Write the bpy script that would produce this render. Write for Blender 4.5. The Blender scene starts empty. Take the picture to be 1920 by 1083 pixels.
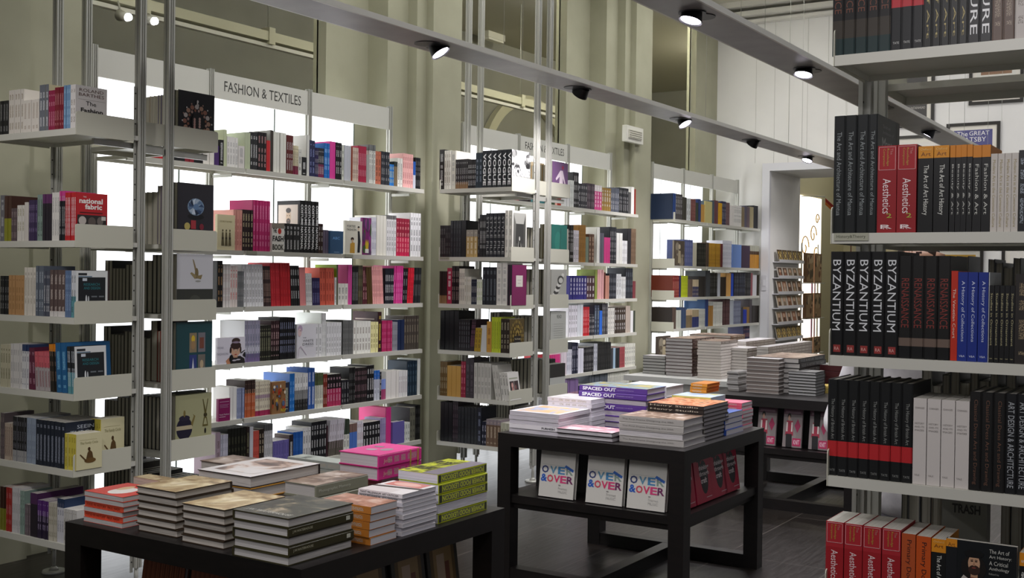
import bpy, bmesh, math, random
from mathutils import Matrix, Vector
random.seed(7)
C = bpy.context.scene.collection
PI = math.pi

# ---------------- camera, world, big lights, exposure ----------------
# rows: world X, Y, Z expressed in camera axes (right, down, forward)
RX = (0.540154, -0.002979, 0.841561)
RY = (-0.841463, -0.017212, 0.540030)
RZ = (0.012876, -0.999847, -0.011804)
cam = bpy.data.cameras.new('camera'); camo = bpy.data.objects.new('camera', cam); C.objects.link(camo)
right = Vector((RX[0], RY[0], RZ[0])); down = Vector((RX[1], RY[1], RZ[1])); fwd = Vector((RX[2], RY[2], RZ[2]))
m = Matrix.Identity(4)
for i in range(3):
    m[i][0] = right[i]; m[i][1] = -down[i]; m[i][2] = -fwd[i]
m[2][3] = 1.55
camo.matrix_world = m
cam.sensor_width = 36; cam.lens = 2118.37 / 1920 * 36; cam.clip_end = 100
bpy.context.scene.camera = camo
w = bpy.data.worlds.new('world'); bpy.context.scene.world = w; w.use_nodes = True
w.node_tree.nodes['Background'].inputs[0].default_value = (0.80, 0.80, 0.88, 1)
w.node_tree.nodes['Background'].inputs[1].default_value = 0.17
vs = bpy.context.scene.view_settings
vs.view_transform = 'Standard'; vs.look = 'None'; vs.gamma = 1; vs.exposure = 0.12
vs.use_curve_mapping = False

def area(name, loc, size, power, rot=(0, 0, 0), col=(1, .98, .95)):
    l = bpy.data.lights.new(name, 'AREA'); l.shape = 'RECTANGLE'; l.size, l.size_y = size
    l.energy = power; l.color = col
    o = bpy.data.objects.new(name, l); C.objects.link(o); o.location = loc; o.rotation_euler = rot
    return o
# unseen area lights added near the ceiling for general brightness
area('ceiling_fill', (8.2, 4.3, 5.0), (9, .5), 120, col=(1, .98, .95))
area('ceiling_fill', (8, 1.4, 5.0), (9.5, .8), 150, col=(.98, .97, 1))
area('ceiling_fill', (1.0, 1.0, 5.0), (3, 3), 35)
for gx in (5.2, 9.2, 12.4, 16.4):  # unseen point lights, added so the gallery does not go black
    gl = bpy.data.lights.new('gallery_fill', 'POINT'); gl.energy = 40 if gx < 10 else 110; gl.color = (1, .96, .84); gl.shadow_soft_size = .12
    go = bpy.data.objects.new('gallery_fill', gl); C.objects.link(go); go.location = (gx, 6.3, 5.04)
area('next_room_light', (17.3, 4.2, 4.4), (2, 2), 22, col=(1, .97, .9))

def unseen_spot(loc, aim, power, size=100):
    l = bpy.data.lights.new('unseen_spot', 'SPOT'); l.energy = power; l.color = (1, .96, .98); l.spot_size = math.radians(size); l.spot_blend = .8; l.shadow_soft_size = .05
    o = bpy.data.objects.new('unseen_spot', l); C.objects.link(o); o.location = loc
    o.rotation_euler = (Vector(aim) - Vector(loc)).to_track_quat('-Z', 'Y').to_euler()
# spots with no fitting, added to brighten the front of the nearest bookcase
unseen_spot((1.3, .68, 2.8), (3.3, .6, .8), 48)
unseen_spot((.2, .68, 2.8), (3.2, .9, .6), 30)
unseen_spot((11.6, 1.0, 2.8), (14.1, 2.5, 3.4), 42, 120)  # this and the next are added to brighten the end wall
unseen_spot((11.6, 3.9, 3.0), (14.1, 4.2, 4.2), 30, 120)

# ---------------- helpers ----------------
def lin(h):
    h = h.lstrip('#'); r = [int(h[i:i+2], 16) / 255 for i in (0, 2, 4)]
    return tuple((c / 12.92 if c <= .04045 else ((c + .055) / 1.055) ** 2.4) for c in r)
MATS = {}
def flat(h, rough=.5, metal=0.0, emit=0.0, name=None):
    k = (h, rough, metal, emit)
    if k in MATS: return MATS[k]
    mt = bpy.data.materials.new(name or ('paint_' + h)); mt.use_nodes = True
    b = mt.node_tree.nodes['Principled BSDF']
    b.inputs['Base Color'].default_value = (*lin(h), 1); b.inputs['Roughness'].default_value = rough
    b.inputs['Metallic'].default_value = metal
    if emit:
        b.inputs['Emission Color'].default_value = (*lin(h), 1); b.inputs['Emission Strength'].default_value = emit
    MATS[k] = mt
    return mt
def N(mt, t, **kw):
    n = mt.node_tree.nodes.new(t)
    for k, v in kw.items(): setattr(n, k, v)
    return n
def L(mt, a, b): mt.node_tree.links.new(a, b)
def noisy(name, stops, scale, rough=.5, detail=4, stretch=(1, 1, 1), distort=0.0, bump=0.0, metal=0.0, coord='Object', rvar=0.0):
    if name in MATS: return MATS[name]
    mt = bpy.data.materials.new(name); mt.use_nodes = True
    b = mt.node_tree.nodes['Principled BSDF']; b.inputs['Roughness'].default_value = rough; b.inputs['Metallic'].default_value = metal
    tc = N(mt, 'ShaderNodeTexCoord'); mp = N(mt, 'ShaderNodeMapping'); mp.inputs['Scale'].default_value = stretch
    L(mt, tc.outputs[coord], mp.inputs[0])
    nz = N(mt, 'ShaderNodeTexNoise'); nz.inputs['Scale'].default_value = scale; nz.inputs['Detail'].default_value = detail
    nz.inputs['Distortion'].default_value = distort
    L(mt, mp.outputs[0], nz.inputs['Vector'])
    cr = N(mt, 'ShaderNodeValToRGB'); el = cr.color_ramp.elements
    while len(el) < len(stops): el.new(.5)
    for e, (p, h) in zip(el, stops): e.position = p; e.color = (*lin(h), 1)
    L(mt, nz.outputs[0], cr.inputs[0]); L(mt, cr.outputs[0], b.inputs['Base Color'])
    if bump:
        bp_ = N(mt, 'ShaderNodeBump'); bp_.inputs['Strength'].default_value = bump; bp_.inputs['Distance'].default_value = .01
        L(mt, nz.outputs[0], bp_.inputs['Height']); L(mt, bp_.outputs[0], b.inputs['Normal'])
    MATS[name] = mt
    return mt

def link(name, me, mat=None, parent=None):
    o = bpy.data.objects.new(name, me); C.objects.link(o)
    if parent: o.parent = parent
    if mat is not None:
        for x in (mat if isinstance(mat, (list, tuple)) else [mat]): me.materials.append(x)
    return o
def tag(o, label=None, cat=None, group=None, kind=None):
    if label: o['label'] = label
    if cat: o['category'] = cat
    if group: o['group'] = group
    if kind: o['kind'] = kind
    return o
def empty(name, loc=(0, 0, 0), label=None, cat=None, group=None, rz=0):
    o = bpy.data.objects.new(name, None); C.objects.link(o); o.location = loc; o.rotation_euler = (0, 0, rz); o.empty_display_size = .1
    return tag(o, label, cat, group)
def box(bm, x0, y0, z0, x1, y1, z1, mi=0):
    vs_ = [bm.verts.new(p) for p in ((x0, y0, z0), (x1, y0, z0), (x1, y1, z0), (x0, y1, z0), (x0, y0, z1), (x1, y0, z1), (x1, y1, z1), (x0, y1, z1))]
    fs = [bm.faces.new([vs_[i] for i in q]) for q in ((3, 2, 1, 0), (4, 5, 6, 7), (0, 1, 5, 4), (1, 2, 6, 5), (2, 3, 7, 6), (3, 0, 4, 7))]
    for f in fs: f.material_index = mi
    return fs
def cyl(bm, p0, p1, r0, r1=None, n=16, mi=0, caps=True, smooth=True):
    r1 = r0 if r1 is None else r1
    p0 = Vector(p0); p1 = Vector(p1); d = (p1 - p0).normalized()
    u = d.orthogonal().normalized(); v = d.cross(u)
    A = []; B = []
    for i in range(n):
        a = 2 * PI * i / n; q = u * math.cos(a) + v * math.sin(a)
        A.append(bm.verts.new(p0 + q * r0)); B.append(bm.verts.new(p1 + q * r1))
    for i in range(n):
        f = bm.faces.new((A[i], A[(i+1) % n], B[(i+1) % n], B[i])); f.material_index = mi; f.smooth = smooth
    if caps:
        f = bm.faces.new(A[::-1]); f.material_index = mi
        f = bm.faces.new(B); f.material_index = mi
def prism(bm, pts, z0, z1, mi=0):
    A = [bm.verts.new((x, y, z0)) for x, y in pts]; B = [bm.verts.new((x, y, z1)) for x, y in pts]
    n = len(pts)
    for i in range(n):
        f = bm.faces.new((A[i], A[(i+1) % n], B[(i+1) % n], B[i])); f.material_index = mi
    bm.faces.new(A[::-1]).material_index = mi; bm.faces.new(B).material_index = mi
def done(bm, name, bevel=0.0, seg=1):
    if bevel:
        bmesh.ops.bevel(bm, geom=[e for e in bm.edges if len(e.link_faces) == 2 and e.calc_face_angle(0) > .6], offset=bevel, segments=seg, affect='EDGES', clamp_overlap=True)
    bmesh.ops.recalc_face_normals(bm, faces=bm.faces)
    me = bpy.data.meshes.new(name); bm.to_mesh(me); bm.free()
    return me
def mk(name, fn, mat, parent=None, bevel=0.0, seg=1):
    bm = bmesh.new(); fn(bm); return link(name, done(bm, name, bevel, seg), mat, parent)
def boxo(name, b, mat, parent=None, bevel=0.0):
    return mk(name, lambda bm: box(bm, *b), mat, parent, bevel)

# lettering as real mesh, measured so that it can be fitted to a place
TXT = {}
def text_mesh(s, mat, bold=0.0):
    k = (s, mat.name, bold)
    if k in TXT: return TXT[k]
    cu = bpy.data.curves.new('lettering', 'FONT'); cu.body = s; cu.size = 1; cu.resolution_u = 2; cu.offset = bold
    o = bpy.data.objects.new('lettering', cu); C.objects.link(o)
    bpy.context.view_layer.update()
    me = bpy.data.meshes.new_from_object(o.evaluated_get(bpy.context.evaluated_depsgraph_get()))
    bpy.data.objects.remove(o)
    xs = [v.co.x for v in me.vertices] or [0, 1]; ys = [v.co.y for v in me.vertices] or [0, 1]
    x0, y0 = min(xs), min(ys); W = max(xs) - x0; H = max(ys) - y0
    for v in me.vertices: v.co.x -= x0; v.co.y -= y0; v.co.z = 0
    me.materials.clear(); me.materials.append(mat)
    TXT[k] = (me, W, H)
    return TXT[k]
def place_text(name, s, mat, parent, origin, ax, ay, length, height, stretch=True, bold=0.0):
    """origin: lower left of the word; ax reading direction; ay up of letters (unit vectors)."""
    me, W, H = text_mesh(s, mat, bold)
    sy = height / H; sx = length / W if stretch else min(sy, length / W)
    ax = Vector(ax); ay = Vector(ay); az = ax.cross(ay)
    M = Matrix.Identity(4)
    for i in range(3):
        M[i][0] = ax[i] * sx; M[i][1] = ay[i] * sy; M[i][2] = az[i]; M[i][3] = origin[i]
    o = bpy.data.objects.new(name, me); C.objects.link(o); o.parent = parent
    o.matrix_parent_inverse = Matrix.Identity(4); o.matrix_local = M
    return o

# ---------------- room materials ----------------
WALL = noisy('wall_plaster', [(.3, 'a09f88'), (.7, 'aaa992')], 3, rough=.85)
WHITEWALL = noisy('wall_white', [(.3, 'e2e1dd'), (.7, 'e8e7e3')], 2, rough=.85)
GREYWALL = noisy('gallery_wall', [(.3, '8e8d84'), (.7, '98978e')], 2, rough=.9)
CREAM = flat('c8c5ac', .6)
METAL = noisy('anodised_metal', [(.3, 'b2b2a8'), (.7, 'b8b8b0')], 40, rough=.35, metal=.2, stretch=(1, 1, .05))
SHELF = flat('c9c8bd', .42, 0.0, name='shelf_lacquer')
TRAY = flat('c6c5b4', .45, 0.0, name='tray_lacquer')
HEADER = flat('c9c9c0', .5, 0.0, name='header_lacquer')
DARKW = noisy('black_stained_wood', [(.3, '0b0808'), (.7, '15100f')], 9, rough=.4, stretch=(1, 1, 6), detail=6)
BLACK = flat('0c0c0d', .4)
RAILM = noisy('rail_aluminium', [(.3, '7d7a78'), (.7, '8b8886')], 6, rough=.4, metal=.35)
LITE = bpy.data.materials.new('backlit_acrylic'); LITE.use_nodes = True
_b = LITE.node_tree.nodes['Principled BSDF']; _b.inputs['Base Color'].default_value = (.9, .9, .9, 1)
_b.inputs['Emission Color'].default_value = (.93, .96, 1, 1); _b.inputs['Emission Strength'].default_value = 1.9

def floor_mat():
    mt = bpy.data.materials.new('dark_floor_tiles'); mt.use_nodes = True
    b = mt.node_tree.nodes['Principled BSDF']
    tc = N(mt, 'ShaderNodeTexCoord')
    br = N(mt, 'ShaderNodeTexBrick'); br.offset = .5; br.inputs['Scale'].default_value = 1
    br.inputs['Brick Width'].default_value = 1.2; br.inputs['Row Height'].default_value = .6
    br.inputs['Mortar Size'].default_value = .003; br.inputs['Mortar Smooth'].default_value = 0
    br.inputs['Color1'].default_value = (*lin('1f1a17'), 1); br.inputs['Color2'].default_value = (*lin('25201c'), 1); br.inputs['Mortar'].default_value = (*lin('58524c'), 1)
    L(mt, tc.outputs['Object'], br.inputs['Vector'])
    mp = N(mt, 'ShaderNodeMapping'); mp.inputs['Scale'].default_value = (2, 26, 1); L(mt, tc.outputs['Object'], mp.inputs[0])
    nz = N(mt, 'ShaderNodeTexNoise'); nz.inputs['Scale'].default_value = 2.5; nz.inputs['Detail'].default_value = 8; L(mt, mp.outputs[0], nz.inputs['Vector'])
    mx = N(mt, 'ShaderNodeMixRGB', blend_type='MULTIPLY'); mx.inputs[0].default_value = .7
    cr = N(mt, 'ShaderNodeValToRGB'); cr.color_ramp.elements[0].position = .3; cr.color_ramp.elements[0].color = (.45, .45, .45, 1); cr.color_ramp.elements[1].position = .7; cr.color_ramp.elements[1].color = (1, 1, 1, 1)
    L(mt, nz.outputs[0], cr.inputs[0]); L(mt, br.outputs[0], mx.inputs[1]); L(mt, cr.outputs[0], mx.inputs[2]); L(mt, mx.outputs[0], b.inputs['Base Color'])
    mr = N(mt, 'ShaderNodeMapRange'); mr.inputs[3].default_value = .22; mr.inputs[4].default_value = .42; L(mt, nz.outputs[0], mr.inputs[0]); L(mt, mr.outputs[0], b.inputs['Roughness'])
    bp_ = N(mt, 'ShaderNodeBump'); bp_.inputs['Strength'].default_value = .12; bp_.inputs['Distance'].default_value = .004; L(mt, nz.outputs[0], bp_.inputs['Height']); L(mt, bp_.outputs[0], b.inputs['Normal'])
    return mt

# ---------------- the room ----------------
def struct(name, b, mat, bevel=0): return tag(boxo(name, b, mat, None, bevel), kind='structure')
struct('floor', (-3, -5, -.1, 20, 5.9, 0), floor_mat())
struct('ceiling', (-3, -5, 5.12, 20, 11, 5.25), flat('c6c4b6', .9))
o = mk('wall_left', lambda bm: prism(bm, [(-3, 5.49), (4.09, 5.49), (4.09, 5.87), (4.09, 5.98), (-3, 5.98)], 0, 5.12), WALL); tag(o, kind='structure')
def pier(X):
    # a stepped pilaster between two niches
    p = [(6.46, 5.85), (6.95, 5.85), (6.95, 5.65), (7.207, 5.65), (7.207, 5.558), (7.334, 5.558), (7.334, 5.49), (7.73, 5.49), (7.73, 5.98), (6.46, 5.98)]
    return mk('wall_pier', lambda bm: prism(bm, [(a + X, b) for a, b in p], 0, 5.12), WALL)
for i, k in enumerate((0, 3.64)):
    o = pier(k); o.name = 'wall_middle_%d' % (i + 1); tag(o, kind='structure')
# small step lines on the left pier
tag(mk('trim_1', lambda bm: prism(bm, [(3.30, 5.44), (3.69, 5.44), (3.69, 5.50), (3.30, 5.50)], 0, 5.12), WALL), kind='structure')
# last pier before the end wall
tag(mk('wall_right_pier', lambda bm: prism(bm, [(13.4, 5.85), (14.1, 5.85), (14.1, 5.98), (13.4, 5.98)], 0, 5.12), WALL), kind='structure').name = 'wall_end_return'
for i, k in enumerate((0, 3.64, 7.28)):
    x1 = 6.46 + k if k < 7 else 13.4
    struct('wall_niche_%d' % (i + 1), (4.09 + k, 5.86, 0, x1, 5.98, 2.80), WALL)
    o = struct('window_%d' % (i + 1), (4.09 + k, 5.93, 2.80, x1, 5.945, 5.12), None)
    g = bpy.data.materials.new('gallery_glass'); g.use_nodes = True; nt = g.node_tree
    gb = nt.nodes['Principled BSDF']; gb.inputs['Roughness'].default_value = .02; gb.inputs['Base Color'].default_value = (.92, .93, .9, 1)
    gb.inputs['Transmission Weight'].default_value = 1.0; gb.inputs['IOR'].default_value = 1.02
    o.data.materials.clear(); o.data.materials.append(g)
# the gallery seen through the upper glazing
struct('wall_gallery_back', (2, 9.6, 2.6, 20, 9.7, 5.12), GREYWALL)
struct('wall_gallery_end', (19.9, 5.99, 2.6, 20, 9.6, 5.12), GREYWALL)
struct('floor_gallery', (2, 5.99, 2.6, 20, 9.6, 2.75), flat('6b675c', .8))
def arch_pts(cx, cz, r, w, n=20):
    o_ = [(cx + (r + w) * math.cos(PI * i / n), cz + (r + w) * math.sin(PI * i / n)) for i in range(n + 1)]
    i_ = [(cx + r * math.cos(PI * i / n), cz + r * math.sin(PI * i / n)) for i in range(n + 1)]
    return o_ + i_[::-1]
def arch(bm, cx, cz, r, w, y0, y1):
    n = 24
    for i in range(n):
        a, b = PI * i / n, PI * (i + 1) / n
        q = [(cx + R_ * math.cos(t), cz + R_ * math.sin(t)) for R_, t in ((r, a), (r + w, a), (r + w, b), (r, b))]
        A = [bm.verts.new((x, y0, z)) for x, z in q]; B = [bm.verts.new((x, y1, z)) for x, z in q]
        bm.faces.new(A); bm.faces.new(B[::-1])
        for j in range(4): bm.faces.new((A[j], A[(j+1) % 4], B[(j+1) % 4], B[j]))
    bmesh.ops.remove_doubles(bm, verts=bm.verts, dist=.0005)
for i, cx in enumerate((15.3,)):
    tag(mk('trim_%d' % (i + 2), lambda bm: arch(bm, cx, 3.0, 1.25, .16, 9.5, 9.6), CREAM), kind='structure')
tag(boxo('trim_4', (2, 9.52, 4.72, 20, 9.6, 4.86), CREAM), kind='structure')
for i, (x, zz, wd) in enumerate(((8.6, 3.05, .8), (6.2, 3.3, 1.6))):
    tag(boxo('trim_%d' % (i + 5), (x, 9.56, zz, x + wd, 9.6, zz + .22), flat('5b584c', .8)), kind='structure')
def trunk(x0, x1, label):
    t = empty('lighting_trunking', (0, 0, 0), label, 'trunking')
    boxo('channel', (x0, 7.95, 3.80, x1, 8.05, 3.89), CREAM, t, .004)
    boxo('tube_cover', (x0 + .1, 7.97, 3.74, x1 - .1, 8.03, 3.775), flat('d8d6cc', .4), t, .004)
    for k in range(int((x1 - x0) / 1.5)):
        x = x0 + .5 + k * 1.5
        mk('hanger', lambda bm: cyl(bm, (x, 8, 3.89), (x, 8, 5.12), .006, n=8), METAL, t)
        boxo('bracket', (x - .04, 7.94, 3.77, x + .04, 8.06, 3.93), CREAM, t, .003)
trunk(4.5, 10.3, 'cream lighting trunking hung in the gallery behind the left glazing')
trunk(10.6, 15.8, 'cream lighting trunking hung in the gallery behind the middle glazing')
def bare_spot(x, z, label):
    t = empty('gallery_spotlight', (x, 7.8, z), label, 'spotlight', None)
    mk('housing', lambda bm: cyl(bm, (0, .02, 0), (0, .12, .03), .035, .05), flat('c9c8bc', .5), t)
    mk('bulb', lambda bm: cyl(bm, (0, -.005, 0), (0, .02, 0), .03), flat('f2f2ff', .4, 0, 30), t)
    mk('stem', lambda bm: cyl(bm, (0, .1, .04), (0, .145, .15), .008, n=8), METAL, t)
bare_spot(6.20, 3.66, 'left of the two glaring spotlights on the gallery trunking')
bare_spot(6.47, 3.68, 'right of the two glaring spotlights on the gallery trunking')
t = empty('emergency_light', (13.9, 9.3, 5.03), 'pale emergency light on the gallery ceiling', 'emergency light')
boxo('housing', (-.22, -.06, 0, .22, .06, .09), flat('d6d4c8', .5), t, .01); boxo('diffuser', (-.2, -.05, -.03, .2, .05, .0), flat('e6e4da', .3), t, .01)
t = empty('wall_emergency_light', (10.87, 5.49, 3.07), 'white emergency light box on the second stone-coloured pier', 'emergency light')
boxo('housing', (-.2, -.05, -.085, .2, 0, .085), flat('dcdbd0', .4), t, .02)
boxo('diffuser', (-.15, -.062, -.045, .15, -.05, .045), flat('cfcdc0', .3), t, .005)
mk('ridge', lambda bm: [box(bm, -.14, -.066, -.035 + k * .022, .14, -.062, -.03 + k * .022) for k in range(4)], flat('a8a694', .4), t)

# end wall with its deep doorway
struct('wall_right', (14.1, 5.09, 0, 15.25, 5.99, 5.12), WHITEWALL)
struct('wall_right_lintel', (14.1, 3.2, 2.94, 15.25, 5.09, 5.12), WHITEWALL).name = 'wall_right_upper'
struct('wall_right_far', (14.1, -5, 0, 15.25, 3.2, 5.12), WHITEWALL)
tag(mk('door_1', lambda bm: (box(bm, 14.04, 5.09, 0, 14.1, 5.19, 3.04), box(bm, 14.04, 3.1, 2.94, 14.1, 5.09, 3.04), box(bm, 14.04, 3.1, 0, 14.1, 3.2, 2.94)), flat('dcdce0', .6)), kind='structure')
tag(mk('trim_7', lambda bm: (box(bm, 13.98, -5, 4.86, 14.1, 5.85, 4.9), box(bm, 13.9, -5, 4.94, 14.1, 5.85, 5.0), box(bm, 13.84, -5, 5.05, 14.1, 5.85, 5.12)), flat('dad8d0', .7)), kind='structure')
# room beyond the doorway
struct('wall_beyond_left', (15.25, 5.7, 0, 20, 5.8, 5.12), flat('cfc9a8', .8))
struct('wall_beyond_back', (19.4, -5, 0, 19.5, 5.7, 5.12), flat('cfc9a8', .8))
t = empty('shop_window', (17.4, 5.69, 0), 'bright shop window with gilt scrollwork seen through the doorway', 'window')
boxo('window_frame', (-.62, -.04, .1, .62, .0, 2.9), flat('d8d0b0', .6), t, .005)
boxo('pane', (-.56, -.05, .16, .56, -.04, 2.84), flat('fff6e6', .3, 0, 2.2), t)
def scroll(bm):
    for cx, cz, r in ((-.3, 2.05, .2), (.1, 2.25, .17), (.25, 1.95, .13), (-.2, 1.75, .12), (.3, 2.5, .1)):
        for k in range(22):
            a, b = k * .34, (k + 1) * .34
            ra, rb = r * (1 - k / 26), r * (1 - (k + 1) / 26)
            cyl(bm, (cx + ra * math.cos(a), -.07, cz + ra * math.sin(a)), (cx + rb * math.cos(b), -.07, cz + rb * math.sin(b)), .009, n=6)
mk('scrollwork', scroll, flat('a8822c', .4, .3), t)
for k, cc in enumerate(('8a5a78', 'c8a8b0', 'b8985a')):
    mk('glazing_stripe', lambda bm: box(bm, .1 + k * .14, -.06, .2, .16 + k * .14, -.05, 1.6), flat(cc, .5), t)
t = empty('wall_column', (19.1, 4.75, 0), 'tall cream column beyond the doorway', 'column')
mk('shaft', lambda bm: cyl(bm, (0, 0, .2), (0, 0, 5.12), .16, n=24), flat('cfc9ac', .7), t)
boxo('base', (-.22, -.22, 0, .22, .22, .2), flat('c2bc9e', .7), t, .01)
t = empty('striped_banner', (16.9, 5.4, 0), 'red and orange striped fabric banner hanging beyond the doorway', 'banner')
def ban(bm, o0):
    P = [(5.25, 2.78), (5.12, 2.66), (4.98, 2.52), (4.86, 2.38)]
    for i in range(3):
        a, b = P[i], P[i + 1]
        A = [bm.verts.new((dx, a[0] - 5.4, a[1] - dz - o0)) for dx, dz in ((0, 0), (0, .05), (.01, .05), (.01, 0))]
        B = [bm.verts.new((dx, b[0] - 5.4, b[1] - dz - o0)) for dx, dz in ((0, 0), (0, .05), (.01, .05), (.01, 0))]
        for j in range(4): bm.faces.new((A[j], A[(j+1) % 4], B[(j+1) % 4], B[j]))
mk('red_stripe', lambda bm: ban(bm, 0), flat('9a2a20', .8), t); mk('orange_stripe', lambda bm: ban(bm, .05), flat('c8702c', .8), t)
mk('rod', lambda bm: cyl(bm, (0, -.15, 2.8), (0, .22, 2.82), .008, n=8), METAL, t)

# ---------------- book material: colours come with the mesh ----------------
def book_material():
    mt = bpy.data.materials.new('printed_book_cover'); mt.use_nodes = True
    b = mt.node_tree.nodes['Principled BSDF']; b.inputs['Roughness'].default_value = .42; b.inputs['Specular IOR Level'].default_value = .35
    ti = N(mt, 'ShaderNodeAttribute', attribute_name='tint'); ik = N(mt, 'ShaderNodeAttribute', attribute_name='ink')
    u1 = N(mt, 'ShaderNodeUVMap', uv_map='fit'); u2 = N(mt, 'ShaderNodeUVMap', uv_map='metre')
    s1 = N(mt, 'ShaderNodeSeparateXYZ'); L(mt, u1.outputs[0], s1.inputs[0])
    def math_(op, a, b_=None):
        n = N(mt, 'ShaderNodeMath', operation=op)
        for i, v in enumerate((a, b_)):
            if v is None: continue
            if isinstance(v, (int, float)): n.inputs[i].default_value = v
            else: L(mt, v, n.inputs[i])
        return n.outputs[0]
    du = math_('ABSOLUTE', math_('SUBTRACT', s1.outputs[0], .5)); band = math_('LESS_THAN', du, .24)
    mp = N(mt, 'ShaderNodeMapping'); mp.inputs['Scale'].default_value = (300, 400, 1); L(mt, u2.outputs[0], mp.inputs[0])
    n1 = N(mt, 'ShaderNodeTexNoise'); n1.inputs['Scale'].default_value = 1; n1.inputs['Detail'].default_value = 1; L(mt, mp.outputs[0], n1.inputs['Vector'])
    mp2 = N(mt, 'ShaderNodeMapping'); mp2.inputs['Scale'].default_value = (0, 26, 1); L(mt, u2.outputs[0], mp2.inputs[0])
    n2 = N(mt, 'ShaderNodeTexNoise'); n2.inputs['Scale'].default_value = 1; n2.inputs['Detail'].default_value = 0; L(mt, mp2.outputs[0], n2.inputs['Vector'])
    k = math_('MULTIPLY', math_('GREATER_THAN', n1.outputs[0], .5), math_('GREATER_THAN', n2.outputs[0], .46))
    v0 = math_('MULTIPLY', math_('GREATER_THAN', s1.outputs[1], .1), math_('LESS_THAN', s1.outputs[1], .9))
    k = math_('MULTIPLY', math_('MULTIPLY', k, band), math_('MULTIPLY', v0, ik.outputs['Alpha']))
    mx = N(mt, 'ShaderNodeMixRGB'); L(mt, k, mx.inputs[0]); L(mt, ti.outputs['Color'], mx.inputs[1]); L(mt, ik.outputs['Color'], mx.inputs[2])
    L(mt, mx.outputs[0], b.inputs['Base Color'])
    return mt
BOOKM = book_material()
def page_material():
    mt = bpy.data.materials.new('page_edges'); mt.use_nodes = True
    b = mt.node_tree.nodes['Principled BSDF']; b.inputs['Roughness'].default_value = .8
    ti = N(mt, 'ShaderNodeAttribute', attribute_name='tint'); u2 = N(mt, 'ShaderNodeUVMap', uv_map='metre')
    mp = N(mt, 'ShaderNodeMapping'); mp.inputs['Scale'].default_value = (900, 12, 1); L(mt, u2.outputs[0], mp.inputs[0])
    n1 = N(mt, 'ShaderNodeTexNoise'); n1.inputs['Scale'].default_value = 1; n1.inputs['Detail'].default_value = 3; L(mt, mp.outputs[0], n1.inputs['Vector'])
    cr = N(mt, 'ShaderNodeValToRGB'); cr.color_ramp.elements[0].position = .3; cr.color_ramp.elements[0].color = (.6, .6, .6, 1); cr.color_ramp.elements[1].position = .65; cr.color_ramp.elements[1].color = (1, 1, 1, 1)
    L(mt, n1.outputs[0], cr.inputs[0])
    mx = N(mt, 'ShaderNodeMixRGB', blend_type='MULTIPLY'); mx.inputs[0].default_value = 1; L(mt, ti.outputs['Color'], mx.inputs[1]); L(mt, cr.outputs[0], mx.inputs[2])
    L(mt, mx.outputs[0], b.inputs['Base Color'])
    return mt
PAGEM = page_material()
def layers(bm):
    return (bm.loops.layers.uv.new('fit'), bm.loops.layers.uv.new('metre'), bm.loops.layers.float_color.new('tint'), bm.loops.layers.float_color.new('ink'))
def parse_seg(seg):
    out = []; lo = 0.0
    for p in seg.split('/'):
        c, _, up = p.partition('<'); up = float(up) if up else 1.0
        out.append((lo, up, lin(c))); lo = up
    return out
def book_geo(bm, lay, M, w_, h, d, seg, ink='-', cov=None, hb=False, pg='d6d2c8', part='all', seed=0.0):
    """upright book: thickness along x, spine facing -y, height along z"""
    uf, um, ct, ci = lay
    t = min(.0028, w_ * .15) if hb else .0008
    mrg = .003 if hb else .0006
    inkc = (0, 0, 0, 0) if ink in ('-', None) else (*lin(ink), 1)
    def paint(fs, col, mi, spine=False):
        for f in fs:
            f.material_index = mi
            for lp in f.loops:
                c = lp.vert.co
                lp[uf].uv = (c.x / w_, c.z / h) if spine else (0, 0)
                lp[um].uv = (c.x + seed, (c.z if mi == 0 else c.y) + seed * 3)
                lp[ct] = (*col, 1); lp[ci] = inkc if spine else (0, 0, 0, 0)
    all_v = set(bm.verts)
    new = []
    if part in ('all', 'cover'):
        for lo, up, col in parse_seg(seg):
            z0, z1 = lo * h, up * h
            cc = lin(cov) if cov else col
            fs = box(bm, 0, t * .6, z0, t, d, z1); paint(fs, cc, 0); new += fs
            fs = box(bm, w_ - t, t * .6, z0, w_, d, z1); paint(fs, cc, 0); new += fs
            r = min(.0035, w_ * .25) if hb else .0003
            # spine, slightly rounded for hardbacks
            prof = [(0, r), (r * .8, 0), (w_ - r * .8, 0), (w_, r), (w_, r + t), (0, r + t)]
            A = [bm.verts.new((x, y, z0)) for x, y in prof]; B = [bm.verts.new((x, y, z1)) for x, y in prof]
            fs = [bm.faces.new((A[i], A[(i+1) % 6], B[(i+1) % 6], B[i])) for i in range(6)] + [bm.faces.new(A[::-1]), bm.faces.new(B)]
            paint(fs, col, 0, True); new += fs
    if part in ('all', 'pages'):
        fs = box(bm, t, t + .001, mrg, w_ - t, d - mrg, h - mrg); paint(fs, lin(pg), 1 if part == 'all' else 0); 
        if part == 'pages':
            for f in fs: f.material_index = 0
        new += fs
    vs_ = {v for f in new for v in f.verts}
    if M is not None:
        for v in vs_: v.co = M @ v.co
CACHE = {}
def book_meshes(key):
    if key in CACHE: return CACHE[key]
    w_, h, d, seg, ink, cov, hb, pg, seed = key
    r = []
    for part, mat in (('cover', BOOKM), ('pages', PAGEM)):
        bm = bmesh.new(); lay = layers(bm)
        book_geo(bm, lay, None, w_, h, d, seg, ink, cov, hb, pg, part, seed)
        bmesh.ops.recalc_face_normals(bm, faces=bm.faces)
        me = bpy.data.meshes.new('book_' + part); bm.to_mesh(me); bm.free(); me.materials.append(mat); r.append(me)
    CACHE[key] = r
    return r
REST = []          # the many small far books, gathered into one object
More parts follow.
